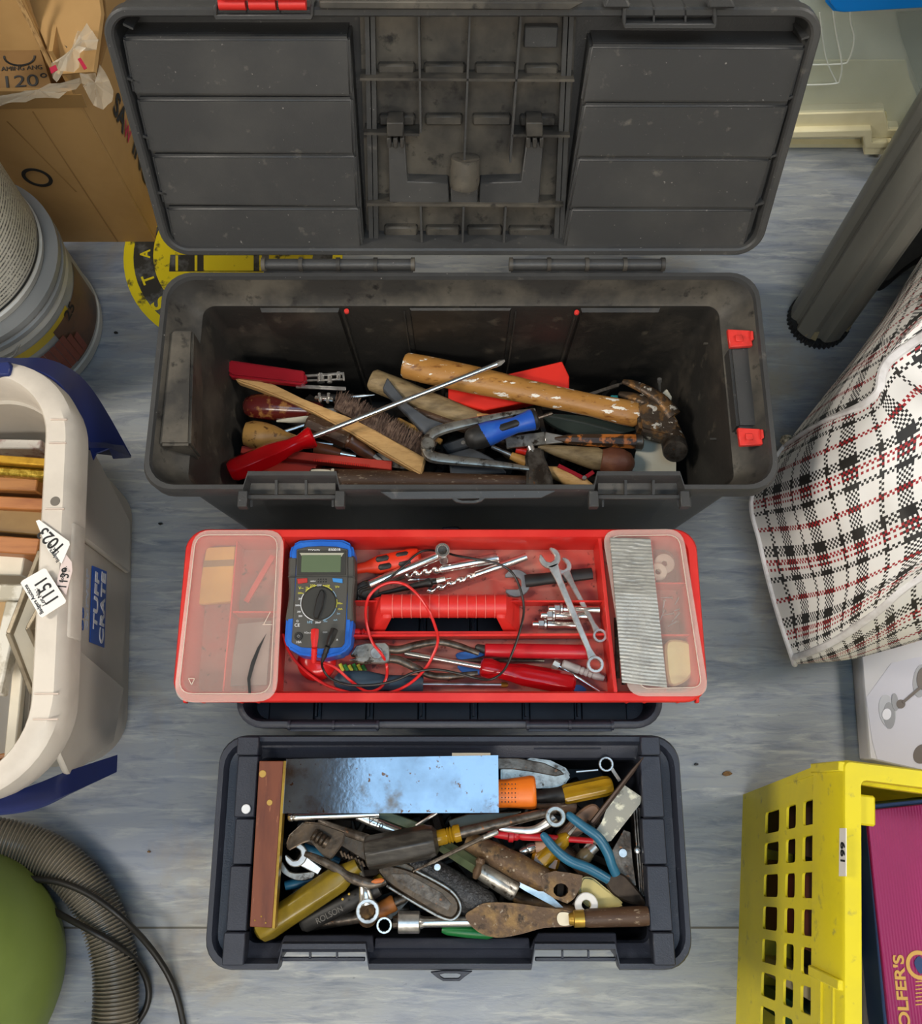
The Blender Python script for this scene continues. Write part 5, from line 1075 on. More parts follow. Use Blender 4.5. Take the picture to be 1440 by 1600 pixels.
for s_, a, b, m_, h in (('TOOLEX', (481, 861.5), (500, 861.5), WLET, 1), ('83001R', (513, 861), (532, 861), WLET, 1), ('600V', (485, 909), (493, 909), WLET, .7), ('CE', (460, 979), (468, 979), WLET, 1), ('10A', (463, 1005), (471, 1005), WLET, 1), ('OFF', (495, 916), (502, 916), WLET, 1), ('V~', (466, 921), (474, 921), MY, 1), ('2k', (477, 921), (483, 921), MY, 1), ('200', (484, 917), (492, 917), MY, 1), ('600', (508, 917), (515, 917), MY, 1), ('V=', (523, 919), (530, 919), MY, 1), ('200m', (465, 928), (474, 928), MY, 1), ('2M', (466, 937), (471, 937), WLET, 1), ('200k', (461, 947), (469, 947), WLET, .9), ('20k', (464, 957), (470, 957), WLET, .9), ('200', (466, 964), (472, 964), WLET, 1), ('Ω', (463, 972), (466, 972), WLET, 1), ('hFE', (480, 974), (488, 974), MCY, 1), ('20mF', (492, 974), (501, 974), WLET, 1), ('20u', (505, 972), (511, 972), MCY, 1), ('200m', (526, 944), (535, 944), MY, 1), ('10A', (528, 953), (535, 953), MY, .9), ('2m', (526, 960), (531, 960), MCY, .9), ('mA', (521, 970), (527, 970), MCY, 1), ('COM', (504, 989), (511, 989), WLET, 1), ('VΩmA', (475, 990), (486, 990), WLET, 1), ('A', (525, 1001), (528, 1001), WLET, 1)):
    text(s_, (*a, zz), (*b, zz), m_, mm, None, 0, h, ext=.0002)
for k in range(8): pt('buzzer_hole', RUBBER, mm, (disc, (497+4*(k % 4), 905+4*(k//4), zz+.0002), .0008, .0004, Z, 8))
for a0, a1, m_ in ((100, 140, MY), (45, 80, MY), (20, 42, MCY), (-15, 12, MY), (-75, -18, MCY), (150, 255, WLET)):
    c = P(498, 942, zz+.0002)
    pt('scale_arc', m_, mm, (lambda bm: loft(bm, [[c+Vector((math.cos(R_(a)), math.sin(R_(a)), 0))*r for a in [a0+(a1-a0)*k/10 for k in range(11)]] for r in (.0198, .0206)], (False, False), False),))
pt('dial', MGD, mm, (disc, (498, 942, zf+.0035), .0190, .004, Z, 40)); pt('dial_grip', RUBBER, mm, (slab, [(500, 921, zf+.007), (505, 921, zf+.007), (507, 928, zf+.007), (503, 950, zf+.007), (496, 967, zf+.007), (490, 966, zf+.007), (489, 958, zf+.007), (494, 935, zf+.007)], .006), bev=.0012)
pt('socket', RUBBER, mm, (ring, (466, 994, zf+.0015), .0045, .0022, .002)); pt('socket_pin', STEEL, mm, (ring, (466, 994, zf+.0012), .0018, .001, .002, Z, 12))
LR = mat('red_lead', '#cf2222', .35); LB_ = mat('black_lead', '#1b1a19', .4)
rl = T('test_lead', 'red multimeter test lead looping round the tray handle', 'cable')
pt('plug', LR, rl, (rod, (492, 982, .300), (491, 1012, .300), [(0, 6), (.05, 7), (.5, 7), (.7, 6), (1, 5)], 4, .8), bev=.001, ang=30)
pt('strain_relief', LR, rl, (rod, (491, 1012, .299), (490, 1036, .29), [(0, 5), (.1, 4.2), (.2, 5), (.3, 4.2), (.4, 5), (.5, 4), (.6, 4.8), (.7, 4), (.8, 4.5), (1, 3)], 10))
pt('wire', LR, rl, (tube, [(490, 1034, .289), (505, 1036, .283), (525, 1044, .276), (548, 1064, .270), (572, 1080, .268), (592, 1076, .268), (603, 1060, .266), (604, 1040, .262), (596, 1022, .272), (583, 1006, .268), (575, 985, .268), (571, 960, .272), (575, 935, .285), (590, 918, .288), (612, 910, .288), (634, 914, .288), (655, 932, .296), (670, 955, .298), (680, 980, .290), (684, 1000, .280), (678, 1020, .275), (664, 1045, .272), (640, 1068, .274), (610, 1082, .276), (575, 1085, .276), (545, 1082, .270), (505, 1068, .262), (470, 1042, .258), (450, 1015, .262), (442, 990, .266)], 2.3, 8, 6))
pt('probe', LR, rl, (rod, (553, 988, .258), (586, 992, .256), [(0, 6), (.2, 7), (.3, 5), (.4, 8), (.45, 8), (.5, 5), (.9, 5), (1, 2)], 12)); pt('probe_tip', STEEL, rl, (rod, (585, 992, .256), (598, 993, .255), [(0, 1.4), (1, .5)], 6))
kl = T('test_lead', 'black multimeter test lead curving over the spanners and drill bits', 'cable')
pt('plug', LB_, kl, (rod, (523, 982, .300), (512, 1010, .300), [(0, 6), (.05, 7), (.5, 7), (.75, 6), (1, 4)], 4, .8), bev=.001, ang=30); pt('strain_relief', LB_, kl, (rod, (512, 1010, .300), (503, 1034, .292), [(0, 4.5), (.2, 3.8), (.3, 4.6), (.45, 3.6), (.6, 4.2), (1, 2.6)], 10))
pt('wire', LB_, kl, (tube, [(503, 1032, .291), (504, 1044, .280), (516, 1060, .276), (545, 1070, .276), (585, 1070, .276), (620, 1062, .274), (648, 1050, .274), (680, 1046, .276), (715, 1052, .278), (745, 1060, .278), (768, 1061, .284), (788, 1046, .284), (802, 1015, .282), (812, 985, .278), (818, 955, .272), (814, 925, .270), (800, 895, .266), (775, 880, .268), (740, 873, .268), (712, 868, .264), (690, 862, .255), (665, 860, .268), (648, 868, .272), (630, 885, .272), (605, 905, .268), (575, 915, .262), (560, 922, .258), (563, 932, .256), (578, 935, .256), (596, 928, .256)], 1.9, 8, 6))
pt('probe', LB_, kl, (rod, (592, 928, .255), (682, 908, .258), [(0, 2.5), (.3, 4), (.8, 6), (.86, 8), (.9, 8), (.93, 5), (1, 5)], 12)); pt('probe_tip', STEEL, kl, (rod, (680, 908, .258), (705, 903, .258), [(0, 4.5), (.6, 4.5), (.65, 1.3), (1, .5)], 8))
ORH = mat('orange_red_grip', '#d03418', .4)
t = T('screwdriver', 'screwdriver with an orange-red handle and black grip pads at the back of the tray', 'screwdriver')
pt('handle', ORH, t, (rod, (556, 889, .256), (658, 871, .258), [(0, 8), (.15, 8.5), (.35, 15), (.6, 16), (.85, 17), (.96, 15), (1, 9)], 20, .9))
for u, v in ((596, 873), (600, 885), (627, 867), (631, 879)): pt('grip_pad', RUBBER, t, (rod, (u-9, v+2, .266), (u+11, v-2, .267), [(0, 2), (.12, 5), (.88, 5), (1, 2)], 10, .5))
t = T('socket_bar', 'chrome swivel socket bar with a hexagonal cup end in the tray', 'wrench')
pt('bar', CHROME, t, (rod, (576, 914, .262), (686, 868, .268), [(0, 5), (.02, 7), (.97, 7), (1, 6)], 18)); pt('cup', CHROME, t, (ring, (691, 859, .282), .0085, .0055, .018, Z, 24, 1)); pt('cup_base', STEEL, t, (rod, (690, 866, .268), (695, 880, .262), [(0, 8), (.8, 7), (1, 5)], 18)); pt('cup_floor', DSTEEL, t, (disc, (691, 859, .270), .006, .002))
t = T('hex_key', 'bent dark hex key under the chrome socket bar', 'hex key'); pt('rod', DSTEEL, t, (tube, [(640, 898, .250), (600, 912, .250), (572, 920, .250), (563, 925, .250), (560, 938, .250)], 3.2, 6, 4))
t = T('adjustable_spanner', 'dark steel spanner jaw half hidden beside the multimeter', 'spanner'); pt('jaw', DSTEEL, t, (blob, [(556, 918, .25), (566, 908, .25), (584, 905, .25), (592, 915, .25), (588, 935, .25), (568, 940, .25), (556, 936, .25)], .006), bev=.001)
def drill(bm, A, B, r, ft, turns):
    A, B = V(A), V(B); d = (B-A).normalized(); s = d.cross(Z).normalized(); w = s.cross(d); m = mpp(A); N_ = 110; L = []
    for i in range(N_+1):
        f = i/N_; fl = max(0, min(1, (ft-f)/.04)); ph = 2*math.pi*turns*min(f, ft)/ft; tip = min(1, .15+f/.04)
        L.append([A.lerp(B, f)+(s*math.cos(2*math.pi*k/16)+w*math.sin(2*math.pi*k/16))*(r*m*tip*(1-fl*.62*max(0, abs(math.cos(2*math.pi*k/16-ph))-.25)**.8)) for k in range(16)])
    loft(bm, L)
t = T('drill_bit', 'thicker steel twist drill bit with a stepped shank, behind the other bit', 'drill bit'); pt('bit', CHROME, t, (drill, (630, 900, .254), (778, 872, .254), 7.5, .4, 2), ang=60); pt('shank_band', STEEL, t, (rod, (745, 878, .254), (776, 872, .254), 8.3, 20))
t = T('drill_bit', 'longer slimmer steel twist drill bit reaching towards the spanner', 'drill bit'); pt('bit', CHROME, t, (drill, (665, 926, .250), (822, 870, .252), 6.2, .5, 2.5), ang=60)
t = T('rivet_pin', 'thin steel rivet pin lying by the black probe', 'pin'); pt('pin', STEEL, t, (rod, (638, 906, .246), (680, 904, .246), [(0, 2.5), (.3, 2.5), (.31, 1.2), (1, 1.2)], 8)); pt('collar', STEEL, t, (rod, (652, 905.5, .246), (655, 905, .246), 4, 12))
t = T('spanner', 'flat grey open spanner with its shaft wrapped in black tape', 'spanner'); pt('jaw', mat('flat_grey_steel', '#7d7e80', .5, .5, n2='#8d8e90', sc=40), t, (jaw, (806, 911, .252), (785, 916, .252), .0165, .004, .45, -12), bev=.0008); pt('wrapped_shaft', RUBBER, t, (rod, (820, 908, .252), (925, 896, .252), [(0, 10), (.1, 10.5), (.3, 9.5), (.7, 10), (1, 9.5)], 10, .6))
def spanner(lbl, A, B, rj, rb, w, m, z_th=.005, grp=None):
    t = T('combination_spanner', lbl, 'spanner')
    a, b = V(A), V(B); d = (b-a).normalized()
    pt('open_jaw', m, t, (jaw, a, a-(b-a), rj, z_th, .48, 14), bev=.0009)
    pt('shank', m, t, (slab, [a+d*rj*.7+Z.cross(d)*w*1.2, a+d*rj*2.2+Z.cross(d)*w*.75, b-d*rb*2+Z.cross(d)*w*.6, b-d*rb*.8+Z.cross(d)*w*1, b-d*rb*.8-Z.cross(d)*w*1, b-d*rb*2-Z.cross(d)*w*.6, a+d*rj*2.2-Z.cross(d)*w*.75, a+d*rj*.7-Z.cross(d)*w*1.2], z_th*.8), bev=.0008)
    pt('shank_groove', DSTEEL, t, (slab, [a+d*rj*2.6+Z*.0002+Z.cross(d)*w*.35, b-d*rb*3+Z*.0002+Z.cross(d)*w*.28, b-d*rb*3+Z*.0002-Z.cross(d)*w*.28, a+d*rj*2.6+Z*.0002-Z.cross(d)*w*.35], .0004)) if False else None
    pt('ring_end', m, t, (ring, b+Z*.001, rb, rb*.66, z_th*1.3, Z, 24, 1))
    return t
SATIN = mat('satin_chrome', '#e0ddd8', .34, .85, n2='#b5b1ab', sc=50)
spanner('long chrome combination spanner lying diagonally across the right of the tray', (859, 871, .276), (930, 1038, .276), .0125, .0095, .0052, SATIN)
spanner('shorter chrome combination spanner under the longer one', (879, 884, .262), (937, 993, .268), .0105, .0078, .0042, SATIN)
for i, (u, v, L, l) in enumerate(((833, 975, 70, 'front of three'), (846, 961, 75, 'middle of three'), (858, 951, 78, 'back of three'))):
    t = T('anchor_bolt', 'shiny masonry anchor bolt in the tray slot, '+l, 'bolt'); z_ = zt+.011+.0045*i
    pt('sleeve', CHROME, t, (rod, (u+22, v+.5, z_), (u+L, v+2, z_), [(0, 6), (.5, 6), (.52, 5.4), (.9, 5.6), (1, 6.4)], 14)); pt('nut', STEEL, t, (rod, (u+8, v, z_), (u+16, v, z_), 7.5, 6), ang=20); pt('washer', STEEL, t, (rod, (u+17, v, z_), (u+20, v, z_), 8.5, 16)); pt('stud', CHROME, t, (rod, (u-2, v, z_), (u+10, v, z_), [(0, 4), (.1, 5), (1, 5)], 12))
t = T('pliers', 'combination pliers with bare dark steel handles in the front of the tray', 'pliers')
pt('head', PWTR, t, (slab, [(546, 1024, .266), (556, 1008, .267), (572, 1004, .268), (602, 1003, .268), (609, 1010, .268), (609, 1034, .268), (600, 1037, .268), (566, 1036, .267), (544, 1031, .266), (558, 1027, .266)], .011), bev=.0015); pt('pivot', STEEL, t, (disc, (588, 1020, .2695), .007, .002))
for pp in ([(604, 1014, .264, 6), (625, 1015, .264, 6.5), (650, 1008, .264, 6), (685, 1003, .264, 5.5), (715, 1009, .264, 5.5), (748, 1021, .262, 4)], [(604, 1030, .264, 6), (622, 1031, .264, 6.5), (648, 1043, .264, 6), (672, 1055, .264, 5.5), (705, 1057, .264, 5.5), (746, 1052, .262, 4)]): pt('handle', DSTEEL, t, (tube, pp, None, 10, 5, .8))
BG = mat('soft_blue_grip', '#2d5fa8', .45)
t = T('wire_cutters', 'small cutters with blue grips showing between the plier handles', 'pliers')
pt('grip', BG, t, (blob, [(712, 1022, .252), (724, 1018, .252), (752, 1017, .252), (756, 1024, .252), (730, 1030, .252), (716, 1030, .252)], .006), bev=.001); pt('grip', BG, t, (blob, [(714, 1040, .252), (730, 1040, .252), (755, 1044, .252), (754, 1053, .252), (726, 1052, .252)], .006), bev=.001)
t = T('red_tube', 'straight red plastic tube with a black cap beside the long spanner', 'tube'); pt('tube', MAR if False else mat('crimson_plastic', '#b31822', .35), t, (rod, (757, 1016, .258), (918, 1019, .258), [(0, 8), (.01, 10.5), (.3, 10.5), (.31, 11.5), (1, 11.5)], 20)); pt('cap', RUBBER, t, (rod, (742, 1011, .258), (758, 1015, .258), [(0, 3), (.2, 6), (1, 7)], 14))
t = T('screwdriver', 'big screwdriver with a dark translucent red handle in the front of the tray', 'screwdriver')
RT2 = mat('deep_translucent_red', '#b01018', .15, trans=.3, ior=1.4)
pt('handle', RT2, t, (fluted, (750, 1042, .266), (898, 1069, .262), [(0, 10, 0), (.02, 14, 0), (.1, 16, 0), (.2, 12.5, 0), (.32, 14, .5), (.45, 17, 1), (.9, 18, 1), (.97, 15, .3), (1, 9, 0)], 6, .14, 72)); pt('shaft', CHROME, t, (rod, (633, 1020, .258), (752, 1042, .266), [(0, 4.8), (1, 4.8)], 14))
t = T('steel_rod', 'thin steel rod running behind the big red screwdriver', 'rod'); pt('rod', DSTEEL, t, (rod, (626, 1031, .25), (850, 1032, .25), 2.6, 8))
t = T('wall_plug', 'grey ribbed plastic wall plug near the ring end of the long spanner', 'wall plug'); pt('body', mat('grey_plug', '#9c9896', .4), t, (rod, (878, 1037, .256), (943, 1060, .252), [(0, 5), (.02, 7), (.4, 7), (.42, 5.5), (.5, 7), (.52, 5.5), (.6, 7), (.62, 5.5), (.7, 7), (.72, 5.5), (.8, 7), (1, 4.5)], 14))
t = T('coach_screw', 'silver screw with a white-faced hexagonal head below the wall plug', 'screw'); pt('head', mat('whitish_zinc', '#d8d5cc', .3, .6), t, (rod, (864, 1036, .252), (873, 1041, .252), 7, 6), ang=20); pt('shank', CHROME, t, (rod, (872, 1040, .252), (936, 1080, .248), [(0, 3.6), (.6, 3.6), (1, 3)], 10))
t = T('screwdriver', 'screwdriver with a blue-grey bulb handle along the front wall of the tray', 'screwdriver')
SLT = mat('slate_blue_grip', '#2c3c4a', .45, n2='#35454f', sc=20)
pt('handle', SLT, t, (rod, (522, 1064, .258), (661, 1069, .256), [(0, 6), (.04, 13), (.15, 17), (.35, 18), (.55, 13), (.7, 12.5), (.98, 14), (1, 12)], 20, .8)); pt('shaft', STEEL, t, (rod, (660, 1069, .256), (784, 1070, .254), 3, 10)); pt('tip', BRASS, t, (rod, (783, 1070, .254), (794, 1070, .254), [(0, 4.5), (.7, 4), (1, 2)], 8))
t = T('red_lid_cap', 'round glossy red cap poking out under the multimeter', 'cap'); pt('dome', mat('glossy_red', '#c01c1c', .2), t, (disc, (494, 1033, .252), .022, .008, Z, 28, .006))
t = T('earth_wires', 'bundle of short green and yellow sleeved wires under the pliers', 'wires')
for k in range(6): pt('sleeve', mat('green_sleeve', '#2f7a34', .5) if k % 2 else mat('yellow_sleeve', '#cfc23a', .5), t, (rod, (531+k*7, 1037+(k % 3), .248), (536+k*7, 1048, .246), 3, 8))
single('scrap_of_cloth', 'small dark blue rag end at the end of the big red screwdriver', 'cloth', BG, (blob, [(893, 1074, .246), (905, 1070, .246), (916, 1078, .246), (904, 1083, .246)], .003))
# in the compartments
YCD = mat('yellow_card', '#d9a441', .55, n2='#c08f35', sc=14)
t = T('yellow_packet', 'yellow cardboard packet under the left frosted lid', 'packet'); pt('card', YCD, t, (slab, [(322, 855, .262), (368, 853, .262), (362, 940, .262), (306, 944, .262)], .01), bev=.001); pt('band', mat('brown_print', '#8a6a35', .5), t, (slab, [(319, 876, .2625), (366, 874, .2625), (365, 884, .2625), (317, 886, .2625)], .0006))
t = T('red_strip', 'red plastic strip lying diagonally under the left frosted lid', 'strip'); pt('strip', RED, t, (bar, (426, 868, .262), (384, 940, .258), 8, .004))
single('plastic_sheet', 'greyish plastic offcut under the left lid beside the crack', 'plastic piece', mat('grey_offcut', '#8f8378', .5), (slab, [(372, 975, .25), (424, 970, .25), (416, 1070, .25), (356, 1072, .25)], .002))
for u, v, r, l in ((1038, 880, 17, 'larger'), (1028, 893, 15, 'smaller')):
    t = T('washer', l+' cream nylon washer under the tape-mended lid', 'washer'); pt('ring', mat('cream_nylon', '#d8cdb4', .5), t, (ring, (u, v, .256 if r > 16 else .262), r*.0007, .0032, .003))
random.seed(12)
for k, (u, v, a) in enumerate(((1040, 934, 0), (1058, 938, 60), (1036, 948, 80), (1043, 960, 10), (1055, 965, 50), (1066, 970, 85), (1050, 975, 30), (1034, 962, 70), (1060, 952, 20))):
    du, dv = 8*math.cos(R_(a)), -8*math.sin(R_(a)); t = T('small_screw', ['small loose screw lying level at the back of the tray screw compartment','small screw tilted at the back right of the screw compartment','small screw upright at the left side of the screw compartment','small screw lying level at the left middle of the screw compartment','small diagonal screw in the middle of the screw compartment','small upright screw at the front right of the screw compartment','small slanted screw at the front of the screw compartment','small steep screw beside the tape edge in the screw compartment','small shallow-angled screw at the right middle of the screw compartment'][k], 'screw', 'loose small screws in the tray compartment')
    pt('shank', STEEL, t, (rod, (u-du, v-dv, .246), (u+du, v+dv, .246), [(0, .6), (1, 1.3)], 6)); pt('head', STEEL, t, (rod, (u+du, v+dv, .246), (u+du*1.25, v+dv*1.25, .246), [(0, 1.4), (1, 3)], 10))
single('yellow_sponge', 'pale yellow ribbed lump under the front corner of the mended lid', 'sponge', mat('pale_yellow_foam', '#eadf9a', .6, n2='#ddcf86', sc=30, bump=.4, bsc=90), (blob, [(1042, 1002, .27), (1070, 1001, .27), (1084, 1012, .27), (1086, 1035, .27), (1078, 1058, .27), (1060, 1070, .27), (1046, 1068, .27), (1040, 1035, .27)], .02), bev=.003)
for k, (a, b) in enumerate((((962, 965, .262), (965, 1060, .255)), ((966, 975, .258), (976, 1062, .252)), ((972, 1000, .255), (974, 1070, .252)))):
    t = T('metal_offcut', ['dark', 'dull silver', 'short dark'][k]+' steel rod showing at the broken edge of the mended lid', 'rod'); pt('rod', DSTEEL if k != 1 else STEEL, t, (rod, a, b, 3.4, 8))
# ================================================================ tools in the small navy toolbox
junk('scrap_jumble', 'jumble of dark small tools and scraps filling the bottom of the small navy toolbox', (-.175, .15), (-.115, .0), (.022, .185), 260, 9)
AMB = mat('amber_handle', '#a8811a', .18, trans=.25, ior=1.4, n2='#7d6418', sc=20, stretch=(1, 3, 3)); AMBD = mat('smoky_amber_handle', '#8a7424', .22, trans=.2, ior=1.4, n2='#5c4d18', sc=16)
SHOE = mat('reddish_square_stock', '#6e3a22', .45, n2='#55291a', sc=10, stretch=(6, 1, 1), spots=[('#8f5a3c', 50, .64, .72)])
BLADE = mat('rust_pitted_blade', '#8f9298', .11, .95, n2='#75767a', sc=14, bump=.03, spots=[('#6b5548', 26, .56, .7), ('#6a4532', 130, .64, .68)])
PEB = mat('pebbled_black_grip', '#1f1f20', .38, n2='#3d3d3f', sc=300, lo=.5, hi=.6, bump=.5, bsc=500)
ORG = mat('orange_plastic', '#e0731c', .4, n2='#cf6516', sc=20); PINE = mat('blue_grip_dull', '#1f5a76', .35, n2='#2a6783', sc=30); GREEN = mat('green_plastic', '#16632f', .35); OLV = mat('olive_green_paint', '#4f5a40', .45, n2='#6c6a52', sc=30)
t = T('try_square', 'large try square with a reddish wooden stock and pitted steel blade lying on top', 'square')
pt('stock', SHOE, t, (slab, [(405, 1189, .2535), (443, 1189, .2535), (425, 1450, .2535), (390, 1448, .2535)], .014), bev=.0006)
pt('brass_face', BRASS, t, (slab, [(443, 1189, .2535), (447, 1189, .2535), (429, 1451, .2535), (425, 1450, .2535)], .014))
pt('blade', BLADE, t, (slab, [(447, 1186, .2515), (778, 1180, .2495), (779, 1270, .2495), (441, 1271, .2515)], .0018))
for u, v in ((410, 1209), (421, 1254)): pt('brass_rivet', mat('brass_rivet', '#c09a52', .4, .7), t, (disc, (u, v, .254), .0032 if v > 1220 else .004, .001, Z, 14))
for u, v in ((398, 1438), (415, 1442), (408, 1432)): pt('pin', BRASS, t, (disc, (u, v, .254), .0009, .0008, Z, 8))
single('white_strip', 'thin off-white strip peeping out behind the try square blade', 'strip', OFFW, (bar, (706, 1179, .235), (766, 1179, .235), 5, .003))
t = T('file_handle', 'orange plastic handle with small dimples at the end of the square blade', 'handle'); del t['category']; t['category'] = 'tool'; t.name = 'orange_tool'
pt('handle', ORG, t, (rod, (640, 1245, .228), (837, 1238, .232), [(0, 20), (.6, 21), (.78, 22), (.96, 26), (.99, 25), (1, 21)], 10, .7), bev=.001)
for k in range(5):
    for j in range(5): pt('dimple', RUBBER, t, (disc, (784+k*5.2, 1225+j*7, .2462-abs(j-2)*.0008), .0008, .0004, Z, 6))
t = T('spokeshave', 'dark steel trough-shaped gouge with a worn silver lip at the back right', 'gouge')
pt('lip', PWTR, t, (slab, [(782, 1200, .222), (830, 1184, .222), (860, 1188, .222), (884, 1200, .222), (892, 1212, .222), (884, 1224, .222), (868, 1231, .222), (840, 1232, .222), (812, 1226, .222), (782, 1222, .222)], .012), bev=.002, seg=2)
pt('trough', DSTEEL, t, (slab, [(760, 1184, .2235), (808, 1184, .2235), (850, 1192, .2235), (876, 1204, .2235), (882, 1210, .2235), (868, 1213, .2235), (830, 1206, .2235), (800, 1202, .2235), (760, 1202, .2235)], .006), bev=.001)
t = T('screwdriver', 'screwdriver with a dark ferrule and ribbed amber handle at the back right', 'screwdriver')
pt('handle', AMB, t, (fluted, (880, 1242, .226), (956, 1226, .226), [(0, 13, .5), (.05, 15, 1), (.85, 15.5, 1), (.95, 14, .6), (1, 10, 0)], 8, .16, 64)); pt('ferrule', RUBBER, t, (rod, (832, 1246, .222), (882, 1241, .224), [(0, 9), (.5, 11), (1, 12.5)], 16))
t = T('ring_spanner', 'small bright ring spanner end at the back right corner', 'spanner'); pt('ring_end', STEEL, t, (ring, (947, 1194, .228), .0082, .0062, .006, Z, 24, 1)); pt('shank', STEEL, t, (bar, (955, 1200, .225), (968, 1220, .222), 5, .003)); pt('rod', STEEL, t, (rod, (900, 1206, .22), (934, 1203, .22), 1.6, 6))
t = T('marking_awl', 'dark pointed awl slanting over the right end bar', 'awl'); pt('blade', mat('dark_awl_steel', '#3a2e28', .4, .5), t, (rod, (922, 1290, .234), (1005, 1183, .256), [(0, 5), (.1, 4.6), (.8, 3.6), (1, .8)], 8)); pt('bolster', DSTEEL, t, (rod, (916, 1296, .232), (924, 1286, .234), [(0, 7), (1, 8)], 12))
t = T('paint_scraper', 'broad paint scraper blade speckled with old paint at the right side', 'scraper')
pt('blade', mat('paint_speckled_steel', '#8e8778', .4, .6, n2='#c9bfa4', sc=90, lo=.5, hi=.6, spots=[('#4b4034', 40, .6, .7)]), t, (slab, [(974, 1226, .236), (1002, 1245, .236), (1000, 1256, .236), (954, 1314, .232), (944, 1316, .232), (929, 1300, .232), (940, 1284, .234), (948, 1262, .236)], .0025))
pt('tang', DSTEEL, t, (bar, (936, 1304, .23), (915, 1330, .226), 12, .006))
t = T('wood_block', 'greyish pink wooden mallet end beside the awl', 'wood'); pt('block', mat('pinkish_wood', '#8d6d56', .55, n2='#765844', sc=18), t, (blob, [(884, 1290, .222), (905, 1268, .224), (926, 1256, .224), (938, 1266, .224), (936, 1284, .224), (918, 1296, .222), (896, 1310, .222), (870, 1306, .22)], .02), bev=.003)
t = T('diagonal_cutters', 'cutters with two curved blue-sleeved handles at the right of the small toolbox', 'pliers')
for pp in ([(885, 1270, .248, 3.5), (890, 1275, .248, 6.5), (912, 1292, .247, 7.5), (934, 1308, .246, 8), (949, 1332, .243, 8), (955, 1350, .240, 7.5), (962, 1366, .236, 7.5)], [(846, 1302, .246, 3.5), (851, 1308, .246, 6.5), (868, 1328, .245, 7.5), (890, 1345, .243, 8), (920, 1357, .240, 8), (950, 1374, .236, 7.5)]): pt('handle', PINE, t, (tube, pp, None, 12, 5))
pt('head', mat('dark_greasy_steel', '#2e2620', .4, .5, n2='#453a30', sc=40), t, (blob, [(946, 1376, .234), (958, 1364, .236), (974, 1366, .234), (990, 1382, .230), (1008, 1405, .226), (1006, 1415, .226), (985, 1412, .228), (966, 1404, .230), (952, 1392, .232)], .014), bev=.002)
t = T('screwdriver', 'large dark-handled screwdriver with a yellow collar across the middle of the small toolbox', 'screwdriver')
pt('handle', mat('greasy_black_handle', '#2b2824', .35, n2='#45413b', sc=50, stretch=(1, 4, 4)), t, (fluted, (571, 1334, .246), (684, 1312, .248), [(0, 19, .3), (.02, 24, .6), (.1, 26, 1), (.85, 26, 1), (.95, 23, .6), (1, 15, 0)], 8, .08, 64))
pt('collar', AMB, t, (rod, (682, 1310, .248), (719, 1301, .248), [(0, 12), (.4, 12), (.45, 10.5), (.5, 13), (.56, 10.5), (.62, 13), (.68, 10.5), (.75, 13.5), (1, 13)], 20)); pt('shaft', DSTEEL, t, (rod, (716, 1302, .248), (868, 1266, .244), [(0, 8.5), (.9, 7), (1, 5)], 14))
t = T('bent_spanner', 'bright cranked spanner curving below the long screwdriver shaft', 'spanner'); pt('shank', SATIN, t, (tube, [(780, 1294, .238, 4), (806, 1297, .238, 5), (832, 1297, .238, 6), (852, 1288, .240, 7), (866, 1276, .242, 8)], None, 10, 5, .6)); pt('jaw', PWTR, t, (ring, (868, 1276, .254), .011, .006, .006))
t = T('red_tool', 'red plastic tool with a collar passing under the blue handles', 'tool'); pt('body', mat('bright_red_tool', '#b01a22', .35), t, (rod, (762, 1302, .232), (926, 1314, .23), [(0, 3), (.08, 6), (.19, 8), (.2, 11), (.24, 11), (.25, 8), (.28, 8), (.3, 5.5), (.33, 7), (.5, 6), (.55, 5), (1, 4.5)], 14))
t = T('screwdriver', 'short stubby screwdriver with a clear yellow handle between the blue handles', 'screwdriver'); pt('neck', AMB, t, (fluted, (846, 1346, .224), (888, 1304, .230), [(0, 14, 1), (.35, 12, .6), (.5, 8, 0), (.6, 13, .4), (.8, 12, .4), (1, 5, 0)], 6, .12, 48)); pt('shaft', STEEL, t, (rod, (888, 1304, .23), (900, 1290, .23), 3, 8))
t = T('screwdriver', 'flat amber screwdriver handle under the lower blue handle', 'screwdriver'); pt('handle', mat('orange_amber', '#a8701a', .2, trans=.2), t, (rod, (830, 1338, .218), (872, 1352, .218), [(0, 8), (.1, 13), (.9, 14), (1, 10)], 6), ang=20)
t = T('bulb_fitting', 'small dull glass-ended fitting right of the yellow screwdriver', 'fitting'); pt('body', mat('smoky_glass', '#7d6f55', .15, trans=.4), t, (rod, (898, 1352, .224), (922, 1330, .226), [(0, 5), (.2, 10), (.7, 12), (1, 9)], 16)); pt('base', STEEL, t, (rod, (920, 1332, .226), (930, 1322, .226), 8, 12))
t = T('socket_piece', 'small chrome socket beside a pinkish plug, left of the amber handle', 'socket'); pt('body', CHROME, t, (rod, (812, 1332, .222), (836, 1322, .222), [(0, 5), (.3, 7), (.5, 6), (.55, 8), (.8, 8), (1, 6)], 16)); pt('plug', mat('pinkish_plug', '#9c7c66', .5), t, (rod, (836, 1324, .22), (858, 1322, .22), [(0, 9), (1, 11)], 14))
t = T('brace_bit', 'rusty iron cold bar with a square holed end, lying across the middle', 'iron bar')
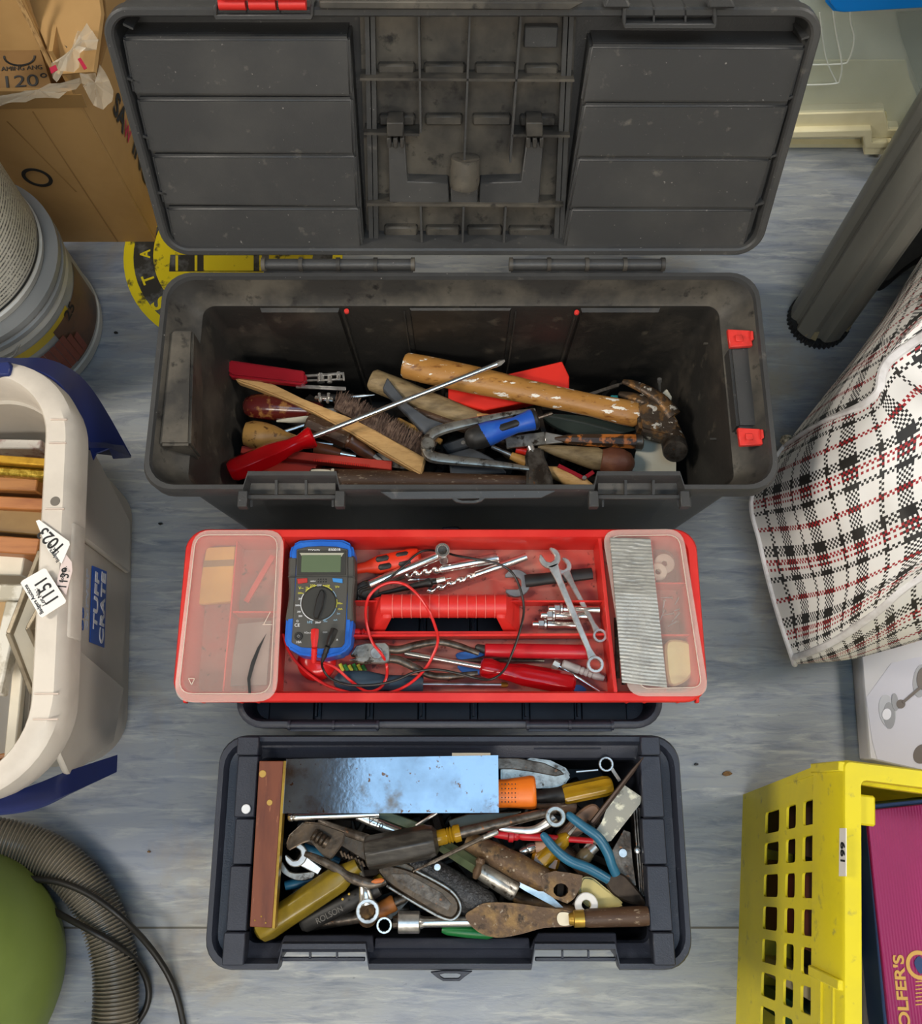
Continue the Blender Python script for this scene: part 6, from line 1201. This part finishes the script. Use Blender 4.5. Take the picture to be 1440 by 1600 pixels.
pt('shaft', RUST, t, (rod, (728, 1312, .228), (862, 1382, .236), [(0, 14), (.3, 18), (.6, 20), (.9, 18), (1, 12)], 18, .7)); pt('plate', RUST, t, (holed, [(848, 1366, .244), (866, 1361, .244), (890, 1364, .244), (910, 1368, .244), (908, 1384, .244), (897, 1404, .244), (886, 1412, .244), (866, 1404, .244), (850, 1394, .244), (844, 1380, .244)],
    [(876+12*math.cos(-2.2+k*.628), 1392-11*math.sin(-2.2+k*.628)*-1-1, .244) for k in range(10)], .008))
t = T('plane_iron', 'long bright steel plane blade edge under the iron bar', 'blade'); pt('blade', SATIN, t, (slab, [(772, 1360, .222), (800, 1356, .222), (846, 1386, .222), (880, 1418, .222), (868, 1418, .222), (820, 1392, .222)], .003))
t = T('pipe_grip', 'black pebbled rubber tool grip running diagonally to the putty knife blade', 'tool'); pt('grip', PEB, t, (rod, (636, 1336, .226), (770, 1428, .230), [(0, 14), (.05, 18), (.5, 23), (.9, 26), (1, 18)], 20, .75)); pt('rivet', STEEL, t, (disc, (683, 1355, .242), .004, .002, Z, 16))
t = T('olive_clamp', 'olive green painted clamp bar ending in a scuffed steel tip', 'clamp'); pt('bar', OLV, t, (rod, (690, 1320, .226), (758, 1362, .230), [(0, 10), (1, 12)], 4), ang=20); pt('tip', PWTR, t, (rod, (744, 1356, .230), (806, 1394, .230), [(0, 12), (.2, 14), (.95, 16), (1, 14)], 12)); pt('thumb_screw', RUST, t, (rod, (742, 1372, .236), (752, 1340, .244), [(0, 4), (.3, 7), (.6, 5), (.8, 8), (1, 5)], 10))
t = T('spatula_knife', 'putty knife with a rusty pointed oval blade, brass ferrule and dark handle along the front', 'knife')
pt('blade', RUST, t, (blob, [(727, 1432, .246), (740, 1420, .246), (758, 1411, .246), (800, 1411, .246), (850, 1418, .246), (894, 1425, .246), (896, 1446, .246), (850, 1450, .246), (812, 1460, .246), (775, 1465, .246), (745, 1455, .246)], .0025)); pt('shoulder', BRASS, t, (rod, (888, 1436, .246), (912, 1435, .246), [(0, 8), (.3, 10), (.35, 13), (1, 13)], 18)); pt('residue', CREAMP, t, (blob, [(874, 1426, .2475), (890, 1428, .2475), (892, 1444, .2475), (876, 1446, .2475), (870, 1436, .2475)], .001)); pt('handle', DW, t, (rod, (910, 1435, .244), (1012, 1431, .244), [(0, 12), (.1, 14), (.9, 15), (1, 14)], 18))
t = T('washer', 'white plastic washer just above the putty knife ferrule', 'washer'); pt('ring', mat('white_nylon', '#d5d2cd', .4), t, (ring, (916, 1414, .240), .0125, .005, .003))
t = T('cream_grip', 'cream plastic tool grip between the iron plate and the dark cutter head', 'tool'); pt('body', mat('cream_plastic_grip', '#b8a868', .4, n2='#a3935a', sc=14), t, (blob, [(910, 1372, .232), (926, 1372, .232), (944, 1386, .232), (966, 1404, .230), (972, 1416, .230), (930, 1420, .230), (912, 1412, .232), (905, 1392, .232)], .016), bev=.003, seg=2)
t = T('socket_wrench', 'chrome socket on an extension bar near the front edge', 'socket'); pt('socket', STEEL, t, (rod, (622, 1441, .232), (656, 1441, .232), [(0, 15), (.03, 16.5), (.96, 16.5), (1, 14)], 24)); pt('bar', CHROME, t, (rod, (655, 1441, .232), (738, 1440, .232), [(0, 11), (.1, 8), (1, 8)], 16)); pt('drive', DSTEEL, t, (rod, (614, 1441, .232), (624, 1441, .232), 9, 8))
t = T('screwdriver', 'screwdriver with a green handle under the putty knife blade', 'screwdriver'); pt('handle', GREEN, t, (rod, (690, 1453, .226), (770, 1460, .226), [(0, 4), (.1, 7), (.5, 8.5), (.9, 8), (1, 5)], 14))
t = T('ring_spanner', 'bright toothed ring spanner end left of the chrome socket', 'spanner'); pt('ring_end', CHROME, t, (ring, (600, 1446, .246), .0082, .0062, .006, Z, 24, 1)); pt('shank', DSTEEL, t, (bar, (606, 1436, .226), (640, 1400, .22), 8, .004))
t = T('ring_spanner', 'chrome cranked ring spanner standing up in front of the adjustable handle', 'spanner'); pt('shank', CHROME, t, (tube, [(560, 1338, .226, 5), (562, 1352, .230, 5), (566, 1375, .236, 6), (570, 1395, .238, 10), (573, 1412, .236, 13)], None, 12, 5, .6)); pt('ring_end', STEEL, t, (ring, (574, 1424, .243), .0125, .0085, .008, Z, 24, 1)); pt('wood_plug', RUST, t, (rod, (574, 1436, .222), (573, 1422, .238), [(0, 14), (.6, 15), (1, 12)], 16))
t = T('file_tool', 'small tool with an orange-brown wooden handle and dark ferrule', 'tool'); pt('handle', mat('orange_brown_wood', '#8a5426', .45, n2='#6f421d', sc=20), t, (rod, (590, 1424, .222), (617, 1410, .222), [(0, 12), (.9, 13), (1, 11)], 18)); pt('ferrule', DSTEEL, t, (rod, (616, 1410, .222), (640, 1400, .222), [(0, 8), (.6, 7), (1, 3)], 12))
t = T('screwdriver', 'big screwdriver with a smoky amber handle at the front left of the small toolbox', 'screwdriver')
pt('handle', AMBD, t, (fluted, (402, 1458, .224), (560, 1352, .236), [(0, 10, 0), (.03, 18, .3), (.1, 21, 1), (.8, 21, 1), (.88, 16, .4), (1, 11, 0)], 6, .1, 60))
t = T('moulded_handle', 'black moulded tool handle with raised lettering beside the amber handle', 'tool'); t.name = 'black_tool'; pt('grip', RUBBER, t, (rod, (470, 1446, .220), (592, 1386, .228), [(0, 9), (.05, 14), (.9, 14), (1, 12)], 16, .8)); 
text('ROLSON', (496, 1444, .2345), (536, 1423, .2365), mat('dark_grey_print', '#56534e', .6), t, None, 0, 1.1)
for u, v in ((535, 1405), (545, 1397)): pt('brass_dot', BRASS, t, (disc, (u, v, .2400), .0014, .001, Z, 8))
t = T('adjustable_wrench', 'large old adjustable wrench with a thumbwheel and looped end to its handle', 'wrench')
AW = mat('greasy_wrench_steel', '#4b4137', .35, .75, n2='#655646', sc=36, bump=.2, spots=[('#8f8272', 70, .66, .74)])
pt('head', AW, t, (slab, [(451, 1305, .238), (474, 1284, .238), (500, 1286, .240), (540, 1300, .240), (536, 1318, .240), (516, 1345, .238), (508, 1342, .238), (484, 1314, .238), (472, 1318, .238), (450, 1330, .236), (446, 1320, .236)], .012), bev=.0015, seg=2)
pt('thumbwheel', AW, t, (rod, (489, 1303, .243), (512, 1318, .243), [(0, 8), (.08, 10), (.2, 10), (.25, 8), (.32, 10), (.45, 10), (.5, 8), (.57, 10), (.7, 10), (.75, 8), (.82, 10), (1, 9)], 18))
pt('beam', AW, t, (bar, (536, 1308, .234), (640, 1370, .236), (26, 30), .010), bev=.001)
for k in range(7): pt('rack_tooth', AW, t, (bar, (532+k*5.5, 1330+k*2.6, .237), (536+k*5.5, 1339+k*2.6, .234), 3, .005))
pt('handle', AW, t, (lambda bm: slab(bm, [tuple(p) for p in catmull([(590, 1360, .238), (606, 1352, .238), (650, 1364, .240), (700, 1392, .242), (716, 1412, .242), (712, 1430, .242), (698, 1434, .242), (660, 1414, .240), (612, 1384, .238)], 5, True)], .008),), bev=.0015)
pt('handle_groove', DSTEEL, t, (slab, [(612, 1366, .2392), (636, 1366, .2402), (690, 1396, .2424), (704, 1412, .2426), (700, 1422, .2426), (660, 1402, .2412), (618, 1376, .2395)], .0006))
pt('rim', PWTR, t, (tube, [(604, 1384, .2405), (650, 1412, .2415), (696, 1436, .2435), (714, 1432, .2435), (719, 1414, .2435), (702, 1390, .2435), (650, 1361, .2415)], 2.2, 6, 5))
t = T('plier_arm', 'thin dark curved plier handle with an orange-tinged end in front of the thumbwheel', 'pliers'); t.name = 'old_pliers'; pt('handle', DSTEEL, t, (tube, [(476, 1334, .240, 4), (492, 1340, .241, 5.5), (520, 1354, .242, 7), (550, 1372, .243, 8), (580, 1381, .243, 7.5), (603, 1377, .242, 5)], None, 10, 5, .7)); pt('bare_end', mat('orange_tinge', '#b5622a', .45), t, (rod, (580, 1378, .2465), (600, 1375, .2455), [(0, 1), (.3, 3.5), (.8, 3.5), (1, 1)], 8, .5)); pt('second_handle', DSTEEL, t, (tube, [(498, 1281, .232, 4), (520, 1292, .234, 6), (548, 1302, .236, 7), (578, 1312, .238, 7)], None, 10, 5, .7))
t = T('open_spanner', 'bright open-ended spanner against the wooden stock of the square', 'spanner'); pt('jaw', SATIN, t, (jaw, (462, 1336, .233), (452, 1328, .233), .0125, .005, .5), bev=.001); pt('shank', SATIN, t, (bar, (468, 1342, .232), (500, 1362, .228), (18, 12), .005), bev=.001)
t = T('open_spanner', 'duller open spanner just below the bright one', 'spanner'); pt('jaw', PWTR, t, (blob, [(440, 1346, .226), (452, 1362, .226), (470, 1364, .226), (490, 1362, .226), (488, 1372, .226), (466, 1376, .226), (446, 1368, .226), (436, 1356, .226)], .005), bev=.001)
t = T('blue_grips', 'pair of dull blue grips deep under the adjustable wrench', 'pliers'); t.name = 'blue_pliers'; 
for a, b in (((474, 1324, .218), (530, 1348, .214)), ((446, 1384, .212), (490, 1374, .212))): pt('grip', PINE, t, (rod, a, b, [(0, 7), (.5, 9), (1, 7)], 12))
t = T('tube_wrench', 'thin chrome tube with a ringed end below the square blade', 'tube'); pt('tube', CHROME, t, (rod, (450, 1277, .240), (592, 1272, .236), [(0, 5), (.02, 7), (.05, 7), (.06, 5.5), (.09, 6.5), (.12, 5.5), (1, 5)], 14))
t = T('spanner_shaft', 'chrome spanner shaft with stamped marks going under the black handle', 'spanner'); t.name = 'stamped_spanner'; pt('shank', CHROME, t, (rod, (558, 1274, .232), (624, 1302, .230), [(0, 7), (.5, 8.5), (1, 9)], 12, .6)); text('V-10', (573, 1286, .2385), (596, 1296, .2385), INK, t, None, 0, 1)
t = T('green_bar', 'grey-green painted bar behind the black screwdriver handle', 'bar'); pt('bar', OLV, t, (bar, (590, 1270, .226), (672, 1300, .224), 15, .01), bev=.001)
t = T('thin_rod', 'thin bright curved rod behind the black screwdriver handle', 'rod'); pt('rod', STEEL, t, (tube, [(650, 1290, .236), (666, 1280, .238), (682, 1270, .238)], 2.6, 8, 4))
t = T('triangle_scraper', 'slim steel probe with a pale flattened tip over the black handle', 'probe'); pt('shaft', DSTEEL, t, (rod, (645, 1362, .250), (755, 1308, .256), [(0, 1.2), (.3, 3), (1, 3.6)], 8)); pt('tip', PWTR, t, (rod, (752, 1310, .256), (778, 1299, .257), [(0, 3.5), (.5, 4.5), (.9, 4.5), (1, 3)], 10, .6))
t = T('tin_snips', 'dark tool body with oval slot left of the long screwdriver shaft', 'tool'); pt('body', mat('grey_green_steel', '#45463e', .4, .5, n2='#5d5c50', sc=30), t, (slab, [(700, 1282, .230), (730, 1272, .232), (815, 1268, .232), (800, 1280, .232), (740, 1296, .232), (706, 1300, .230)], .01), bev=.001)
t = T('steel_plate', 'tapering steel plate with a bright rivet at the right end', 'plate'); pt('plate', DSTEEL, t, (slab, [(955, 1330, .222), (974, 1296, .222), (985, 1300, .222), (988, 1340, .222), (994, 1384, .218), (980, 1386, .218), (958, 1350, .222)], .004), bev=.0006); pt('rivet', STEEL, t, (disc, (973, 1333, .2235), .005, .002, Z, 16))
t = T('saw_blade', 'dark narrow blades standing along the right wall of the small toolbox', 'blade')
for k in range(3): pt('blade', DSTEEL, t, (bar, (990+k*4, 1262, .224), (1000+k*3, 1400, .220), 2, .02))
single('loose_screw', 'small bright screw head near the right wall', 'screw', STEEL, (disc, (996, 1329, .226), .0035, .004, Z, 14, .001))
for i, (a, b, m_, l, r) in enumerate((((800, 1245, .212), (900, 1262, .214), DW, 'dark handle crossing behind the orange handle', 11), ((640, 1400, .212), (760, 1440, .212), DSTEEL, 'dark steel shaft deep under the adjustable handle', 10), ((800, 1400, .210), (900, 1425, .210), RUST, 'rusty strip behind the putty knife blade', 9), ((480, 1445, .206), (640, 1420, .210), DSTEEL, 'dull steel bar under the chrome ring spanner', 10), ((860, 1310, .206), (960, 1400, .208), DW, 'brown wooden handle deep under the blue handles', 12), ((540, 1410, .214), (600, 1370, .216), AMBD, 'short smoky yellow handle behind the chrome ring spanner', 9))):
    t = T('old_tool', l, 'tool'); pt('shaft', m_, t, (rod, a, b, [(0, r*.7), (.05, r), (.95, r), (1, r*.7)], 12))
finalize()
